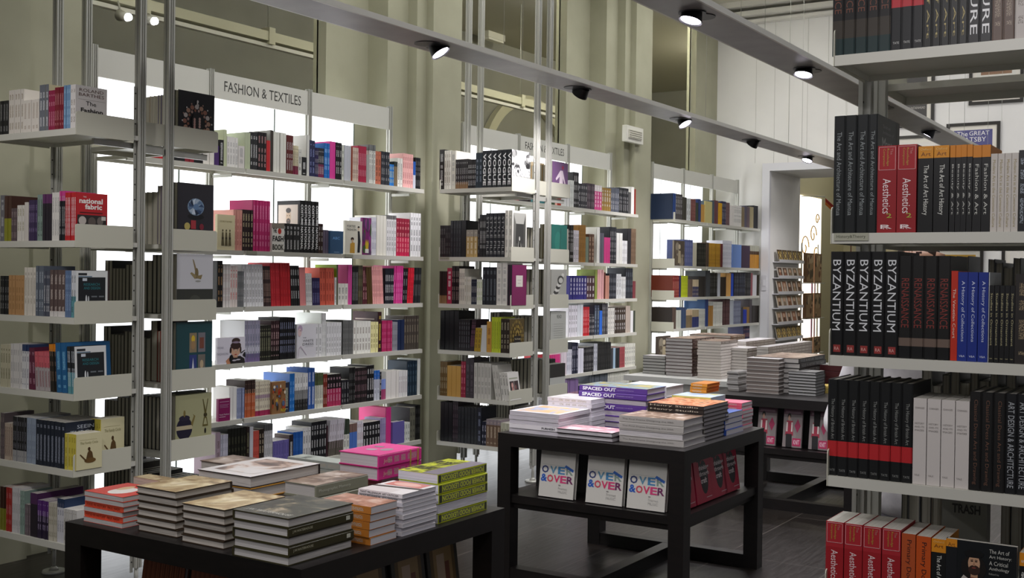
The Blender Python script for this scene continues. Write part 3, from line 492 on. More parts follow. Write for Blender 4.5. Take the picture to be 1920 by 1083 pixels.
ROWS=[
('W1',1,'Y',5.22,2.194,[
(3, 4.3706, 0.0264, 0.24, 'c0272d', '-', ''),
(5, 4.4509, 0.0211, 0.24, '1c1c1e', '-', ''),
(4, 4.5579, 0.0166, 0.24, '8a2430', '-', ''),
(4, 4.6253, 0.0169, 0.24, '1c1c1e', '-', ''),
(5, 4.6937, 0.0172, 0.24, 'e8e4dc', '-', ''),
(1, 4.7845, 0.0385, 0.12, '4a2d6a', 'e8b93a', 'T=FASHION'),
(1, 4.8236, 0.0335, 0.159, '141414', 'dddddd', ''),
(1, 4.8576, 0.0249, 0.225, 'c4cca8', '-', 'd=.2'),
(4, 4.8828, 0.023, 0.186, 'e6e4e0', '999999', ''),
(1, 4.9761, 0.0541, 0.139, 'd8d4d0', '999999', ''),
(2, 5.0311, 0.0232, 0.228, 'b9c2a4', '-', ''),
(3, 5.0782, 0.0213, 0.235, '2a2a2c', 'dddddd', ''),
(3, 5.1432, 0.0246, 0.243, '1c1618', 'cc9999', ''),
(1, 5.2179, 0.0349, 0.198, 'c0272d', '-', ''),
(1, 5.2534, 0.0283, 0.267, '3a332c', '-', 'cov=b9b8b0'),
(4, 5.2821, 0.0285, 0.261, 'e2e2d8', '-', ''),
(3, 5.398, 0.0209, 0.253, '5e211f', 'cccccc', ''),
(4, 5.4618, 0.0123, 0.19, '7b2440<.3/d8cfae', '554444', ''),
(1, 5.5118, 0.0311, 0.171, 'cfcfc8', '111111', ''),
(1, 5.5433, 0.047, 0.123, '1c1c1c', 'dddddd', ''),
(1, 5.5911, 0.0242, 0.273, 'dcdcd6', '-', ''),
(2, 5.6157, 0.0266, 0.242, '23284f', '8890c0', ''),
(3, 5.6697, 0.0107, 0.198, '2c2450', 'aaaaaa', ''),
(4, 5.7024, 0.0141, 0.199, '7a2a50<.45/2a2c34', 'cccccc', ''),
(3, 5.7596, 0.0183, 0.238, '1f6fc0', 'bbddff', ''),
(3, 5.8153, 0.0196, 0.256, 'e0429c', '-', ''),
(3, 5.8751, 0.0214, 0.255, '1a1a1c', 'cccccc', ''),
(1, 5.9403, 0.0228, 0.244, 'd8dcd0', '555555', ''),
(4, 5.9634, 0.0172, 0.245, 'c9ccd4', '-', ''),
(1, 6.0334, 0.0186, 0.242, '8a3a20', '-', ''),
(4, 6.0523, 0.0146, 0.238, 'd8c4b4', '8a3030', ''),
(5, 6.1116, 0.0176, 0.256, 'b02a4a', 'e0a0b0', ''),
(2, 6.2009, 0.0156, 0.201, 'b0b4b0', '-', ''),
(3, 6.2327, 0.0227, 0.277, 'e2e2dc<.85/7a7c7c', '666666', ''),
(2, 6.3018, 0.0308, 0.237, 'c9745a', '3a2a20', ''),
(4, 6.3644, 0.0238, 0.242, '33363e', 'aaaaaa', ''),
(3, 6.4611, 0.017, 0.158, '2f7fd0', 'e0e060', ''),
(2, 6.5127, 0.0218, 0.182, '7a6a50<.8/2c3430', '-', ''),
(2, 6.5571, 0.0286, 0.212, 'e6e6de', '555555', ''),
(5, 6.6151, 0.0249, 0.253, 'e8b0ac', '9a5050', ''),
(1, 6.7413, 0.0295, 0.203, 'c8ccd8<.5/2858a8', '-', ''),
(3, 6.7713, 0.0208, 0.236, '191b1f', '777777', ''),
]),
('W1',2,'Y',5.22,1.684,[
(1, 4.8008, 0.1422, 0.215, 'e6dcb4', '7a6a40', 'face=1 w=3 art=figures'),
(3, 4.9452, 0.0234, 0.251, 'dc9a8e', 'b06058', 'd=.22'),
(4, 5.0165, 0.0228, 0.256, '2b1a1c', 'd8c9a0', ''),
(6, 5.109, 0.0249, 0.322, 'c02a6e', 'e890b8', 'w=1.5'),
(1, 5.2607, 0.1106, 0.184, 'f0eee6', '222222', 'face=1 art=fashionbook'),
(5, 5.3729, 0.0314, 0.187, '2c2c2c', 'd8d8d8', ''),
(5, 5.5322, 0.0356, 0.346, '141414', 'f4f4f4', 'T=COSTUME_NATIONAL w=4 hb=1 art=portrait'),
(2, 5.7126, 0.0217, 0.2, '3a2620', 'c9c9c9', ''),
(2, 5.7567, 0.0274, 0.16, '6d6377', '-', ''),
(1, 5.8124, 0.1344, 0.157, '3f6288', '90b8e0', 'face=1 art=abc'),
(1, 5.9662, 0.1803, 0.234, 'e9e6d6', '444444', 'face=1 w=3 art=forties'),
(1, 6.1492, 0.0959, 0.262, '7d2a6b', '508050', 'face=1 art=purple'),
(4, 6.2466, 0.0183, 0.272, 'd8d8e0', '8888aa', ''),
(3, 6.3209, 0.0373, 0.289, 'e8e6da', '-', ''),
(4, 6.4345, 0.028, 0.295, 'dedede<.9/707070', '666666', ''),
(5, 6.5483, 0.0319, 0.279, 'c2284f<.5/8f2038', 'e0a0a0', ''),
(4, 6.7172, 0.0314, 0.327, 'e6e6e6', '2a2a2a', ''),
]),
('W1',3,'Y',5.22,1.333,[
(2, 4.8204, 0.0212, 0.285, '1c1a1a', 'cca070', ''),
(5, 4.8634, 0.0116, 0.265, 'ebe6e4', 'c0a0a0', ''),
(3, 4.9224, 0.0202, 0.256, 'e8dcd8', 'cc3333', ''),
(4, 4.984, 0.0129, 0.222, '6f7275', 'aaaaaa', ''),
(7, 5.0362, 0.0245, 0.266, 'e6e6ea', '888888', 'L=-3'),
(5, 5.2106, 0.0126, 0.257, '3a2a2a', 'bb9988', 'L=-3'),
(4, 5.2747, 0.021, 0.279, 'c9303a', 'a01820', 'L=-3 w=1.5'),
(4, 5.3599, 0.0239, 0.281, 'c2262e', '9a1620', 'L=-3 w=1.5'),
(4, 5.4571, 0.0206, 0.264, '1d1d1f', 'dddddd', 'L=-3'),
(3, 5.5407, 0.0192, 0.254, 'e08c8c', '-', 'L=-3'),
(3, 5.5991, 0.0205, 0.214, 'd8d8d8', '888888', 'L=-3'),
(4, 5.6615, 0.018, 0.184, '2a2350', '8080b0', 'L=-2'),
(5, 5.7347, 0.0287, 0.253, 'd3604c', '7a2018', 'L=-2'),
(1, 5.8802, 0.0191, 0.189, 'dddddd', '777777', ''),
(1, 5.8995, 0.0146, 0.277, '5a5a44', '-', 'cov=8aa81e d=.2'),
(3, 5.9144, 0.0342, 0.147, 'e2e0d8', '333333', ''),
(2, 6.0186, 0.0214, 0.279, 'd04f9a', '-', ''),
(4, 6.0622, 0.0155, 0.265, '18181a', '999999', ''),
(3, 6.1253, 0.0158, 0.275, '4a4434', '807850', ''),
(2, 6.1734, 0.027, 0.266, '4f1f28', 'c09090', ''),
(2, 6.2282, 0.0303, 0.263, '4e3a1c', '-', 'L=-5'),
(6, 6.2898, 0.0206, 0.272, 'e6a5a2', 'b07070', 'L=-4'),
(5, 6.4256, 0.0195, 0.258, '1c1f28', 'dddddd', ''),
(5, 6.5248, 0.0207, 0.278, 'cf3b8b', 'e080b8', 'L=2'),
(2, 6.63, 0.0283, 0.26, '15181c', '888888', 'L=2'),
(3, 6.6875, 0.0231, 0.265, 'd3263a', 'a01020', 'L=3'),
(5, 6.7579, 0.0176, 0.267, '24262a', '777777', 'L=3'),
]),
('W1',4,'Y',5.22,0.985,[
(1, 4.8098, 0.2277, 0.163, 'e8e4f0', '222222', 'face=1 w=4 art=actress'),
(6, 5.0466, 0.0217, 0.26, '7a6a98<.2/c9c8d8<.4/a8a4bc', '556677', 'cov=d8d8dc d=.22'),
(6, 5.1785, 0.0161, 0.227, '26261f', 'a0a080', ''),
(4, 5.2767, 0.0187, 0.254, '17140f<.35/3a2226', 'ccaaaa', ''),
(8, 5.3528, 0.0177, 0.272, '141418', '9aa0c0', ''),
(1, 5.4988, 0.185, 0.225, 'e6e4ea', '555566', 'face=1 w=4 art=whitedress'),
(2, 5.6887, 0.0335, 0.222, 'e8e8ea', '888888', ''),
(2, 5.7568, 0.0208, 0.294, 'e2e2e2', 'bbbbbb', 'cov=e8ece8 d=.24'),
(6, 5.7991, 0.0255, 0.227, 'e4e4e6', '999999', ''),
(1, 5.9547, 0.0148, 0.24, '222222', '-', ''),
(5, 5.9697, 0.0217, 0.238, '6c6d6c', '404040', ''),
(6, 6.08, 0.031, 0.227, 'e8e8e0', '5a3f2a', ''),
(3, 6.2687, 0.0274, 0.219, 'e8e2a6', '7a6a2a', ''),
(1, 6.3522, 0.041, 0.29, '3a1f22', 'd8c050', 'cov=3a1f24 d=.24 art=bazaar w=3'),
(6, 6.3938, 0.0198, 0.225, 'b02a5e', 'd87098', ''),
(4, 6.5143, 0.0154, 0.212, '8f9099', '555555', ''),
(2, 6.577, 0.0392, 0.227, '1f2c4c', '-', ''),
(6, 6.6566, 0.029, 0.253, '47403a', '8a8070', ''),
]),
('W1',5,'Y',5.22,0.637,[
(1, 4.8232, 0.0951, 0.138, '8a1f5e', 'e0a0c8', 'face=1 w=2 art=purpletext'),
(2, 4.9224, 0.0304, 0.202, 'f0eeec', '222222', 'T=TRENCH'),
(3, 4.9841, 0.0215, 0.19, '8a93b5', 'b0b8d8', ''),
(5, 5.0551, 0.0176, 0.233, 'c0603a<.65/3a2a26', 'e0b090', ''),
(8, 5.1447, 0.016, 0.221, 'a8325a<.15/e8dfc8<.5/c0a8b8<.6/e8dfc8', '7a5a50', ''),
(1, 5.2747, 0.124, 0.209, '9a7048', '30302a', 'face=1 w=2 art=crowd'),
(1, 5.4006, 0.0486, 0.195, '2a3048', 'ccccaa', ''),
(2, 5.452, 0.023, 0.25, '1f6fc0', '80b0e8', 'cov=5a80c8 d=.24'),
(5, 5.4988, 0.0251, 0.244, '2a2a2a<.3/8d8d8d<.55/e6e6e6', '666666', ''),
(2, 5.626, 0.0336, 0.275, '2f5aa5', 'e8eef8', ''),
(4, 5.6942, 0.0201, 0.237, 'e0e0d0<.65/55603f', '333333', ''),
(2, 5.7757, 0.0198, 0.225, '7a2a1e', 'ccaa99', ''),
(5, 5.8159, 0.0278, 0.219, 'b0305a<.55/1a1618', 'caa0b0', ''),
(3, 5.9605, 0.0268, 0.172, '222228', '999999', ''),
(3, 6.0421, 0.0206, 0.253, '1a1a1a', '707070', ''),
(6, 6.1049, 0.0212, 0.247, '221c1e', '907078', ''),
(3, 6.2343, 0.0264, 0.257, '15161a', 'dddddd', ''),
(2, 6.3146, 0.0309, 0.216, 'ccd0dc<.7/2a6ac0', '8888a0', ''),
(1, 6.3773, 0.0187, 0.202, '2a2a30', 'e8e8e8', ''),
(3, 6.3963, 0.0167, 0.147, 'b0507a<.5/8aa0e0', '-', ''),
(5, 6.4472, 0.0295, 0.201, 'ece9e4', '222222', 'T=TRENCH'),
(4, 6.5967, 0.0256, 0.195, 'e6e6e6', 'b0a0a8', ''),
(4, 6.7007, 0.0292, 0.261, '1f3040', '506878', ''),
(1, 6.8235, 0.0382, 0.272, 'd8dcd8', '-', ''),
]),
('W1',6,'Y',5.22,0.295,[
(3, 4.2664, 0.0102, 0.325, '1a1a1c', 'cccccc', ''),
(3, 4.2975, 0.0103, 0.325, 'c9c9c9', '333333', ''),
(2, 4.3288, 0.0156, 0.323, '1a1a1c', 'cccccc', ''),
(1, 4.8231, 0.0335, 0.274, 'b09aa8', '5a4a40', ''),
(4, 4.8572, 0.0149, 0.256, 'c9c8d8', '9999aa', ''),
(6, 4.9178, 0.0252, 0.285, '171812', '50503c', ''),
(1, 5.0712, 0.0262, 0.283, '2a1f1c', '888866', ''),
(2, 5.0977, 0.0151, 0.28, 'ccccd4', '-', ''),
(3, 5.1283, 0.0174, 0.25, 'c9564a', '802820', ''),
(2, 5.1814, 0.0216, 0.256, '2c221c', 'ccbba0', ''),
(4, 5.2253, 0.0195, 0.281, 'c9c8cc<.85/5a5a5c', '888888', ''),
(6, 5.3046, 0.0242, 0.164, '6f66a8', '504888', ''),
(1, 5.452, 0.0378, 0.19, '2a2024', 'dddddd', 'cov=5a4a44'),
(5, 5.4904, 0.0178, 0.202, '1f57a6', '4a80c8', ''),
(3, 5.581, 0.0254, 0.222, 'd8d8d8', '444444', ''),
(6, 5.6583, 0.0253, 0.251, '17181c', 'cccccc', 'L=1'),
(1, 5.8124, 0.0166, 0.212, '3a1c24', '-', ''),
(6, 5.8293, 0.0253, 0.246, '5a544c<.4/c9c4cc', '8a7a80', 'L=5'),
(2, 5.9894, 0.0306, 0.238, 'e0e0d8<.55/3b4638', '333333', ''),
(3, 6.0515, 0.0273, 0.199, '4f74c0<.7/7a6058', '-', ''),
(3, 6.1347, 0.0206, 0.208, 'e0dce4', '905a60', ''),
(6, 6.1975, 0.0316, 0.191, '1b1b1e', 'e8e8e8', ''),
(4, 6.3898, 0.0157, 0.206, 'a89bc4', '705a98', ''),
(2, 6.4535, 0.0299, 0.277, 'd8388a', '-', 'cov=e0508c d=.26'),
(1, 6.5141, 0.14, 0.165, '6a62a8', '9a94d0', 'face=1'),
(3, 6.6563, 0.0265, 0.145, 'd8dcd8', '555555', ''),
(2, 6.737, 0.0336, 0.251, '6a6a5c', '222222', 'cov=2a2e30'),
(3, 6.8053, 0.0209, 0.262, '121212', '505050', ''),
]),
('L',1,'X',3.247,2.194,[
(3, 5.0246, 0.0221, 0.162, '17171b', '888888', ''),
(5, 4.9573, 0.0231, 0.208, 'd8d2c8', '8a7a60', ''),
(4, 4.8398, 0.0298, 0.152, 'dcd6cc', 'a89888', ''),
(3, 4.7189, 0.0225, 0.215, '6b7078', 'dddddd', 'cov=b0a888 d=.25'),
(3, 4.6504, 0.0162, 0.184, '8f2348', 'd090a0', ''),
(4, 4.6009, 0.0158, 0.194, '7a2030', 'c08888', ''),
(3, 4.5365, 0.0161, 0.199, '6f92b4', 'a0c0d8', 'w=1.5'),
(2, 4.4874, 0.0186, 0.198, 'd8d4d0', '706050', 'w=6 art=barthes d=.17'),
]),
('L',2,'X',3.247,1.684,[
(1, 5.0182, 0.0351, 0.22, '6a6a70', 'bbbbbb', ''),
(2, 4.9825, 0.0261, 0.216, '8a8a2a<.5/4a3028', '-', ''),
(3, 4.9295, 0.0151, 0.156, '5a4c50', '998888', ''),
(3, 4.8835, 0.0189, 0.169, 'd8d4cc', '908a60', ''),
(2, 4.8261, 0.0165, 0.182, 'd2ccc4', '-', ''),
(4, 4.7927, 0.0161, 0.191, '3a2c50', '8878a0', ''),
(2, 4.7274, 0.0205, 0.215, '7f938a', '30403c', ''),
(3, 4.6858, 0.0221, 0.216, '26202c<.8/5e2f5e', '-', ''),
(3, 4.6185, 0.0187, 0.222, 'd8d5cf', '999999', ''),
(3, 4.5615, 0.014, 0.227, '1a1d24<.8/c43f88', 'aaaaaa', ''),
(6, 4.5188, 0.0127, 0.219, 'b8262c', 'dddddd', 'w=2 art=fabric d=.17'),
]),
('L',3,'X',3.247,1.333,[
(4, 5.0138, 0.0173, 0.184, '15171b', '888888', ''),
(5, 4.9436, 0.024, 0.188, 'b48a5c', '8a6438', ''),
(4, 4.8216, 0.0215, 0.226, 'd6d0c4', '999080', ''),
(3, 4.7344, 0.0203, 0.234, '5c6470', 'b0b8c0', ''),
(3, 4.6725, 0.0152, 0.212, '4a4e5c', 'cccccc', ''),
(4, 4.6261, 0.0271, 0.216, 'd0ccc8<.12/5a4a48', 'c8bcb4', 'd=.24'),
(3, 4.5159, 0.015, 0.214, '5c7294', '90a8c8', ''),
(2, 4.4702, 0.0165, 0.214, '5a9098<.45/c9ccd0', '303438', 'w=4 art=research d=.17'),
]),
('L',4,'X',3.247,0.985,[
(4, 5.0094, 0.0207, 0.203, 'b9b49a', '5a5a3c', ''),
(5, 4.9253, 0.0177, 0.21, 'cfccc8', '909090', ''),
(3, 4.8353, 0.0169, 0.21, 'd0d0d0<.85/2a3a60', '444466', ''),
(2, 4.7837, 0.0287, 0.196, '5a1f38', 'b08898', 'L=-4'),
(5, 4.7255, 0.0217, 0.181, 'a8a0a0<.6/c9606a', '803840', 'L=-4'),
(3, 4.6155, 0.0156, 0.22, '241f1c<.85/d08020', '806858', 'L=-4'),
(2, 4.5679, 0.0379, 0.228, '1f5c8c', '80c0e0', 'L=-4 d=.24'),
(4, 4.491, 0.0141, 0.215, '5a9098<.45/25282c', 'c0c8d0', 'L=-3 w=4 art=research d=.17'),
]),
('L',5,'X',3.247,0.637,[
(2, 5.005, 0.0162, 0.221, '5a5052', '887878', ''),
(4, 4.9721, 0.016, 0.175, 'b0a090', '5a3a30', ''),
(6, 4.907, 0.018, 0.212, '9a9a9a<.25/1b1b20', '707078', 'cov=8a8a90 d=.24'),
(4, 4.7973, 0.0183, 0.214, '8c98a8', '707c90', ''),
(8, 4.7228, 0.0265, 0.212, '1b2230', '99a0b0', 'w=3 art=seeing d=.23'),
(4, 4.5077, 0.0202, 0.165, 'c9bb4a', '8a7820', 'w=4 art=circle d=.14 cov=d6cfa6'),
]),
('L',6,'X',3.247,0.295,[
(4, 5.0007, 0.012, 0.209, '7c7a26<.5/3a1f16', '-', ''),
(3, 4.9518, 0.0147, 0.21, 'a02a26', 'c08080', ''),
(4, 4.907, 0.0163, 0.216, 'c8c6c6', '909090', ''),
(2, 4.8407, 0.0169, 0.206, '8aa096', '607068', ''),
(3, 4.8064, 0.0143, 0.146, '6a6064', '908088', ''),
(2, 4.763, 0.0275, 0.205, '241c28<.75/4a2450', '-', 'd=.25'),
(5, 4.707, 0.016, 0.178, '2a1f36<.6/552a70', 'a898b8', ''),
(5, 4.6258, 0.0123, 0.176, 'bdb8a8', '6a6448', ''),
(3, 4.5631, 0.0169, 0.202, 'c8c8cc<.8/223350', '707080', ''),
(6, 4.5115, 0.015, 0.161, 'c4c2bd', '8a8878', ''),
]),
('M',1,'X',6.895,2.194,[
(1, 5.0923, 0.0459, 0.3, '1e1b18', 'cccccc', ''),
(3, 5.0458, 0.0205, 0.29, 'e6e4da', '8a7a60', ''),
(1, 4.9834, 0.0413, 0.287, 'dad8cc', '999999', ''),
(6, 4.9414, 0.0188, 0.219, '8a6a4a<.22/2a2628', 'aaaaaa', ''),
(5, 4.8267, 0.0135, 0.214, '1f1b1b', 'dddddd', ''),
(2, 4.7583, 0.0296, 0.26, '23303a', '8890a0', ''),
(6, 4.6982, 0.0424, 0.272, '1e2226', 'f4f4f4', 'T=VOGUE w=3 art=vogue d=.25 hb=1'),
]),
('M',2,'X',6.895,1.684,[
(3, 5.0766, 0.0159, 0.237, '1c1a1c', '777777', ''),
(3, 5.028, 0.0155, 0.237, '1e1e20', '606060', ''),
(4, 4.9807, 0.0245, 0.272, '24272c', '404448', ''),
(1, 4.8811, 0.0438, 0.273, '16171a', '-', ''),
(3, 4.8367, 0.0337, 0.202, 'b89a62<.75/9a948a', 'e8e0c8', ''),
(1, 4.734, 0.0191, 0.285, '201c1a', '777777', ''),
(4, 4.7146, 0.0131, 0.312, '191a1c', 'cccccc', ''),
(5, 4.6615, 0.0334, 0.322, '1c1f26', 'a8a8a8', 'T=STYLE_FILE w=1.5'),
(2, 4.4921, 0.03, 0.34, 'dcdad0', '909090', 'w=3 art=corridor d=.2'),
]),
('M',3,'X',6.895,1.333,[
(3, 5.0764, 0.0222, 0.243, '8a6a48<.25/2a2420', '-', ''),
(1, 5.0086, 0.0455, 0.268, 'a82a4a', 'eeeeee', ''),
(4, 4.9624, 0.0164, 0.284, '1a1416', 'a09088', ''),
(3, 4.8956, 0.0162, 0.264, 'd8d4c8', '444444', ''),
(3, 4.8462, 0.0203, 0.204, 'd4d2c8', 'a09878', ''),
(3, 4.7843, 0.016, 0.185, '222a3a', 'bbbbbb', ''),
(3, 4.7355, 0.0165, 0.186, 'dfe3d6', '88aa33', ''),
(4, 4.6851, 0.0307, 0.278, '20242c', '707880', ''),
(2, 4.5605, 0.0465, 0.307, 'dcdad4', '999999', ''),
(2, 4.466, 0.0194, 0.295, '23242c', '-', 'w=2 art=plum d=.2 cov=7a2456'),
]),
('M',4,'X',6.895,0.985,[
(4, 5.0661, 0.0425, 0.295, '15171a', 'eeeeee', 'T=VOGUE'),
(5, 4.8934, 0.02, 0.234, '1c1c20', '606068', ''),
(3, 4.7917, 0.0128, 0.236, '2a1a24', '885070', 'L=4'),
(2, 4.7526, 0.0287, 0.174, 'a88a1e', '503a20', 'L=4'),
(1, 4.6943, 0.0523, 0.196, 'c9cac9', '-', ''),
(1, 4.6413, 0.0425, 0.225, 'c08f3a', '6a2a18', ''),
(4, 4.5981, 0.0199, 0.259, 'b9c82f', '607018', ''),
(3, 4.5173, 0.0247, 0.249, '2a1f18', 'a8a088', 'w=3 art=ornate cov=5a4a1e d=.2'),
]),
('M',5,'X',6.895,0.637,[
(4, 5.0629, 0.0167, 0.258, '6b532c', 'bbb090', ''),
(3, 4.9951, 0.0416, 0.231, 'c79a4c', '7a2a20', 'T=RED_CARPET'),
(2, 4.8683, 0.0209, 0.267, '92203c', 'dd8899', ''),
(2, 4.8258, 0.0372, 0.295, '3a343a', '605860', ''),
(5, 4.7503, 0.0301, 0.264, 'c4c2bb', '8a8880', ''),
(2, 4.5547, 0.0257, 0.256, 'c4c2ba', '8a8880', 'L=-9'),
(3, 4.4978, 0.0231, 0.205, 'cfcdc6', '707068', 'L=-9 w=2 art=score d=.15'),
]),
('M',6,'X',6.895,0.295,[
(3, 5.0539, 0.037, 0.297, '17181a', '999999', 'T=STYLE_FILE'),
(3, 4.9411, 0.0161, 0.309, '2a2228', '605058', ''),
(6, 4.8921, 0.0291, 0.271, '1e2124', '303438', ''),
(1, 4.7151, 0.0365, 0.279, '1c1f2a', '8088a0', ''),
(2, 4.6728, 0.0181, 0.178, '1a1d30', 'ccccdd', ''),
(4, 4.636, 0.0314, 0.197, '6a5340<.8/8a7f84', 'c0b098', ''),
(3, 4.5084, 0.0278, 0.18, 'b5b5a0', '60604c', ''),
]),
('W2',1,'Y',5.22,2.194,[
(2, 7.8554, 0.0487, 0.24, 'c8a060', '-', ''),
(3, 8.1404, 0.0284, 0.24, 'b03040', '-', ''),
(5, 8.227, 0.0385, 0.24, '2a2226', 'dddddd', ''),
(4, 8.5868, 0.023, 0.24, '3a7a80', '-', ''),
(2, 8.6803, 0.0468, 0.24, 'dddddd', '-', ''),
(2, 8.7848, 0.0285, 0.24, '3a4a30', '-', ''),
(1, 8.8426, 0.0383, 0.24, 'e8b0a0', '-', ''),
(2, 8.8815, 0.0338, 0.24, 'a83020', '-', ''),
(3, 8.95, 0.0524, 0.24, 'd8d8d8', '-', ''),
(2, 9.1198, 0.0301, 0.248, 'd9dcd8', 'aaaaaa', ''),
(3, 9.1808, 0.0325, 0.33, '2c2c2e', 'cccccc', ''),
(4, 9.2797, 0.0399, 0.233, '3a3a40', 'cccccc', ''),
(4, 9.4417, 0.0372, 0.245, '4a3f48', '9a8a90', ''),
(3, 9.5926, 0.0471, 0.24, 'd84a90<.75/e8e0e0', 'ffffff', ''),
(4, 9.736, 0.0462, 0.226, '9a7a3a', 'dddddd', ''),
(4, 9.9237, 0.0441, 0.239, '555a66', 'bbbbbb', ''),
(5, 10.1028, 0.0401, 0.253, '222428', '999999', ''),
(2, 10.3061, 0.03, 0.219, '555555', '-', ''),
(2, 10.3671, 0.0364, 0.278, 'e8e6e0', '-', ''),
(1, 10.441, 0.0367, 0.26, '8a2a20', '-', ''),
]),
('W2',2,'Y',5.22,1.684,[
(2, 8.8852, 0.0484, 0.3, '3a7a60', '-', ''),
(2, 8.9834, 0.0541, 0.304, 'd8d0c4', '-', ''),
(3, 9.0932, 0.0333, 0.344, '1c1a18', 'cccccc', ''),
(3, 9.1948, 0.0339, 0.298, 'ded8e0', '777777', ''),
(4, 9.298, 0.0311, 0.353, '9a7035', '705020', ''),
(2, 9.4242, 0.0315, 0.244, '708070', '-', ''),
(2, 9.4882, 0.0533, 0.273, '5a4030', 'c0a890', ''),
(2, 9.6511, 0.0272, 0.346, 'e0e0da', '-', 'cov=e8e8e0'),
(2, 9.7063, 0.044, 0.292, '5c5c66', '-', ''),
(4, 9.7957, 0.0307, 0.253, 'c23a7a', '-', ''),
(5, 9.9206, 0.0274, 0.36, '26282e', '999999', ''),
(4, 10.0595, 0.032, 0.306, 'e6e6e0', '-', ''),
(3, 10.1895, 0.0371, 0.234, 'e2e2e2', '999999', ''),
(2, 10.3098, 0.0361, 0.359, '2c2a2e', '-', ''),
(3, 10.3831, 0.0366, 0.362, '7a6450', '503c28', ''),
]),
('W2',3,'Y',5.22,1.333,[
(6, 9.133, 0.0529, 0.223, '2e2a78', 'e8e8f0', ''),
(3, 9.4553, 0.0518, 0.224, '4a3038', 'eeeeee', ''),
(1, 9.6217, 0.0498, 0.285, '8a9a4a', '-', ''),
(4, 9.6723, 0.0313, 0.286, 'dca8a8', '-', ''),
(2, 9.7992, 0.02, 0.26, '603028', '-', ''),
(2, 9.8398, 0.0359, 0.229, 'c08a78', '-', ''),
(5, 9.9127, 0.031, 0.251, '2a2e36', '80848c', ''),
(2, 10.0701, 0.0523, 0.247, 'cfd2d2', '888888', ''),
(3, 10.1764, 0.0315, 0.22, 'd4d6d4', '888888', ''),
(4, 10.2723, 0.0391, 0.309, '2c3038', '707880', ''),
(2, 10.431, 0.0342, 0.177, '7a3a40', '-', ''),
]),
('W2',4,'Y',5.22,0.985,[
(4, 9.1222, 0.0404, 0.295, 'ebe8f0', '606060', ''),
(2, 9.2862, 0.0536, 0.308, 'dde0e6', '-', ''),
(4, 9.3951, 0.0305, 0.275, 'c0222e', 'e0a0a0', ''),
(3, 9.5188, 0.0342, 0.2, '2c2c34', 'bbbbbb', ''),
(2, 9.623, 0.0478, 0.288, '3c4454', '90a0b0', ''),
(2, 9.72, 0.0286, 0.234, '2a6ad0', '-', ''),
(3, 9.778, 0.0386, 0.306, '4a4a50', '999999', ''),
(3, 9.8956, 0.0492, 0.256, 'd4d2ca', '888888', ''),
(5, 10.0455, 0.0468, 0.258, '3f342c', 'cccccc', ''),
(2, 10.283, 0.054, 0.272, 'b8aa9e', '-', ''),
(2, 10.3926, 0.0304, 0.221, 'e8e8e8', '-', ''),
(1, 10.4543, 0.049, 0.22, '3c4438', '-', ''),
]),
('W2',5,'Y',5.22,0.637,[
(3, 8.5892, 0.0307, 0.212, 'd0404a', '-', ''),
(5, 8.8062, 0.0326, 0.199, 'e0408a', '-', ''),
(3, 8.9914, 0.0341, 0.221, 'e8dce4', '-', ''),
(3, 9.0953, 0.032, 0.231, 'd8d8e2', '8888a0', ''),
(3, 9.1927, 0.0373, 0.292, '23263a', 'aaaabb', ''),
(2, 9.3062, 0.0517, 0.231, 'dfdfea', '-', ''),
(6, 9.4111, 0.0335, 0.239, '26262a', '888888', ''),
(2, 9.6154, 0.0379, 0.264, 'b9bcc4', '555566', ''),
(8, 9.6924, 0.0348, 0.267, '1e1f20', '404040', ''),
(1, 9.9747, 0.0456, 0.206, '3a3a40', '-', ''),
(1, 10.0211, 0.0506, 0.204, '9fb8cc', '-', ''),
(2, 10.0724, 0.0418, 0.201, '23262a', '-', ''),
(4, 10.1572, 0.0295, 0.207, 'a04a50', '602020', ''),
(6, 10.2768, 0.0379, 0.232, 'dcdcd0', '555555', ''),
]),
('W2',6,'Y',5.22,0.295,[
(3, 8.5978, 0.0307, 0.185, 'c8c8c8', '333333', ''),
(4, 8.8247, 0.0336, 0.174, 'd8d8e0', '555555', ''),
(3, 8.961, 0.0359, 0.174, '1c1c24', 'cccccc', ''),
(6, 9.1247, 0.0331, 0.29, 'b08a9a<.6/8a70a0', '-', ''),
(4, 9.326, 0.0523, 0.223, '2a3050', 'c8c8d8', ''),
(11, 9.5383, 0.0338, 0.318, '5a6068', '-', ''),
(14, 9.916, 0.0333, 0.301, 'dcdcd0', '888880', ''),
]),
('W3',1,'Y',5.22,2.194,[
(2, 11.3896, 0.0316, 0.284, '2a4a8a', '-', 'cov=1c2c48 d=.27 w=3'),
(4, 11.4537, 0.0462, 0.282, '4a4648', 'bbbbbb', ''),
(2, 11.6412, 0.0532, 0.258, '3c3a34', '-', ''),
(2, 11.7493, 0.054, 0.252, 'd0d4d4', '888888', ''),
(3, 11.859, 0.045, 0.253, '7a4a48', 'a07068', ''),
(2, 11.9961, 0.0429, 0.218, '3a4238', '-', ''),
(2, 12.0831, 0.0346, 0.265, '2f3f70', '-', ''),
(3, 12.1535, 0.0321, 0.207, 'c0934a', '-', ''),
(1, 12.2512, 0.1962, 0.251, 'c8bc80', '8a7a40', 'face=1'),
(3, 12.4504, 0.0333, 0.271, '4a5a68', '-', ''),
(3, 12.552, 0.0369, 0.278, '6b4248', '-', ''),
(4, 12.6643, 0.0304, 0.256, 'd8a11f', '-', ''),
(3, 12.7877, 0.0412, 0.282, '25294a', 'aaaaaa', ''),
(3, 12.913, 0.0386, 0.275, '6a4f54', '8a6a70', ''),
(4, 13.0305, 0.0343, 0.249, 'e0dcd8', '-', ''),
(7, 13.1697, 0.0358, 0.257, 'e2e0dc', '777777', ''),
(2, 13.4242, 0.0461, 0.252, '8a7a60', '-', ''),
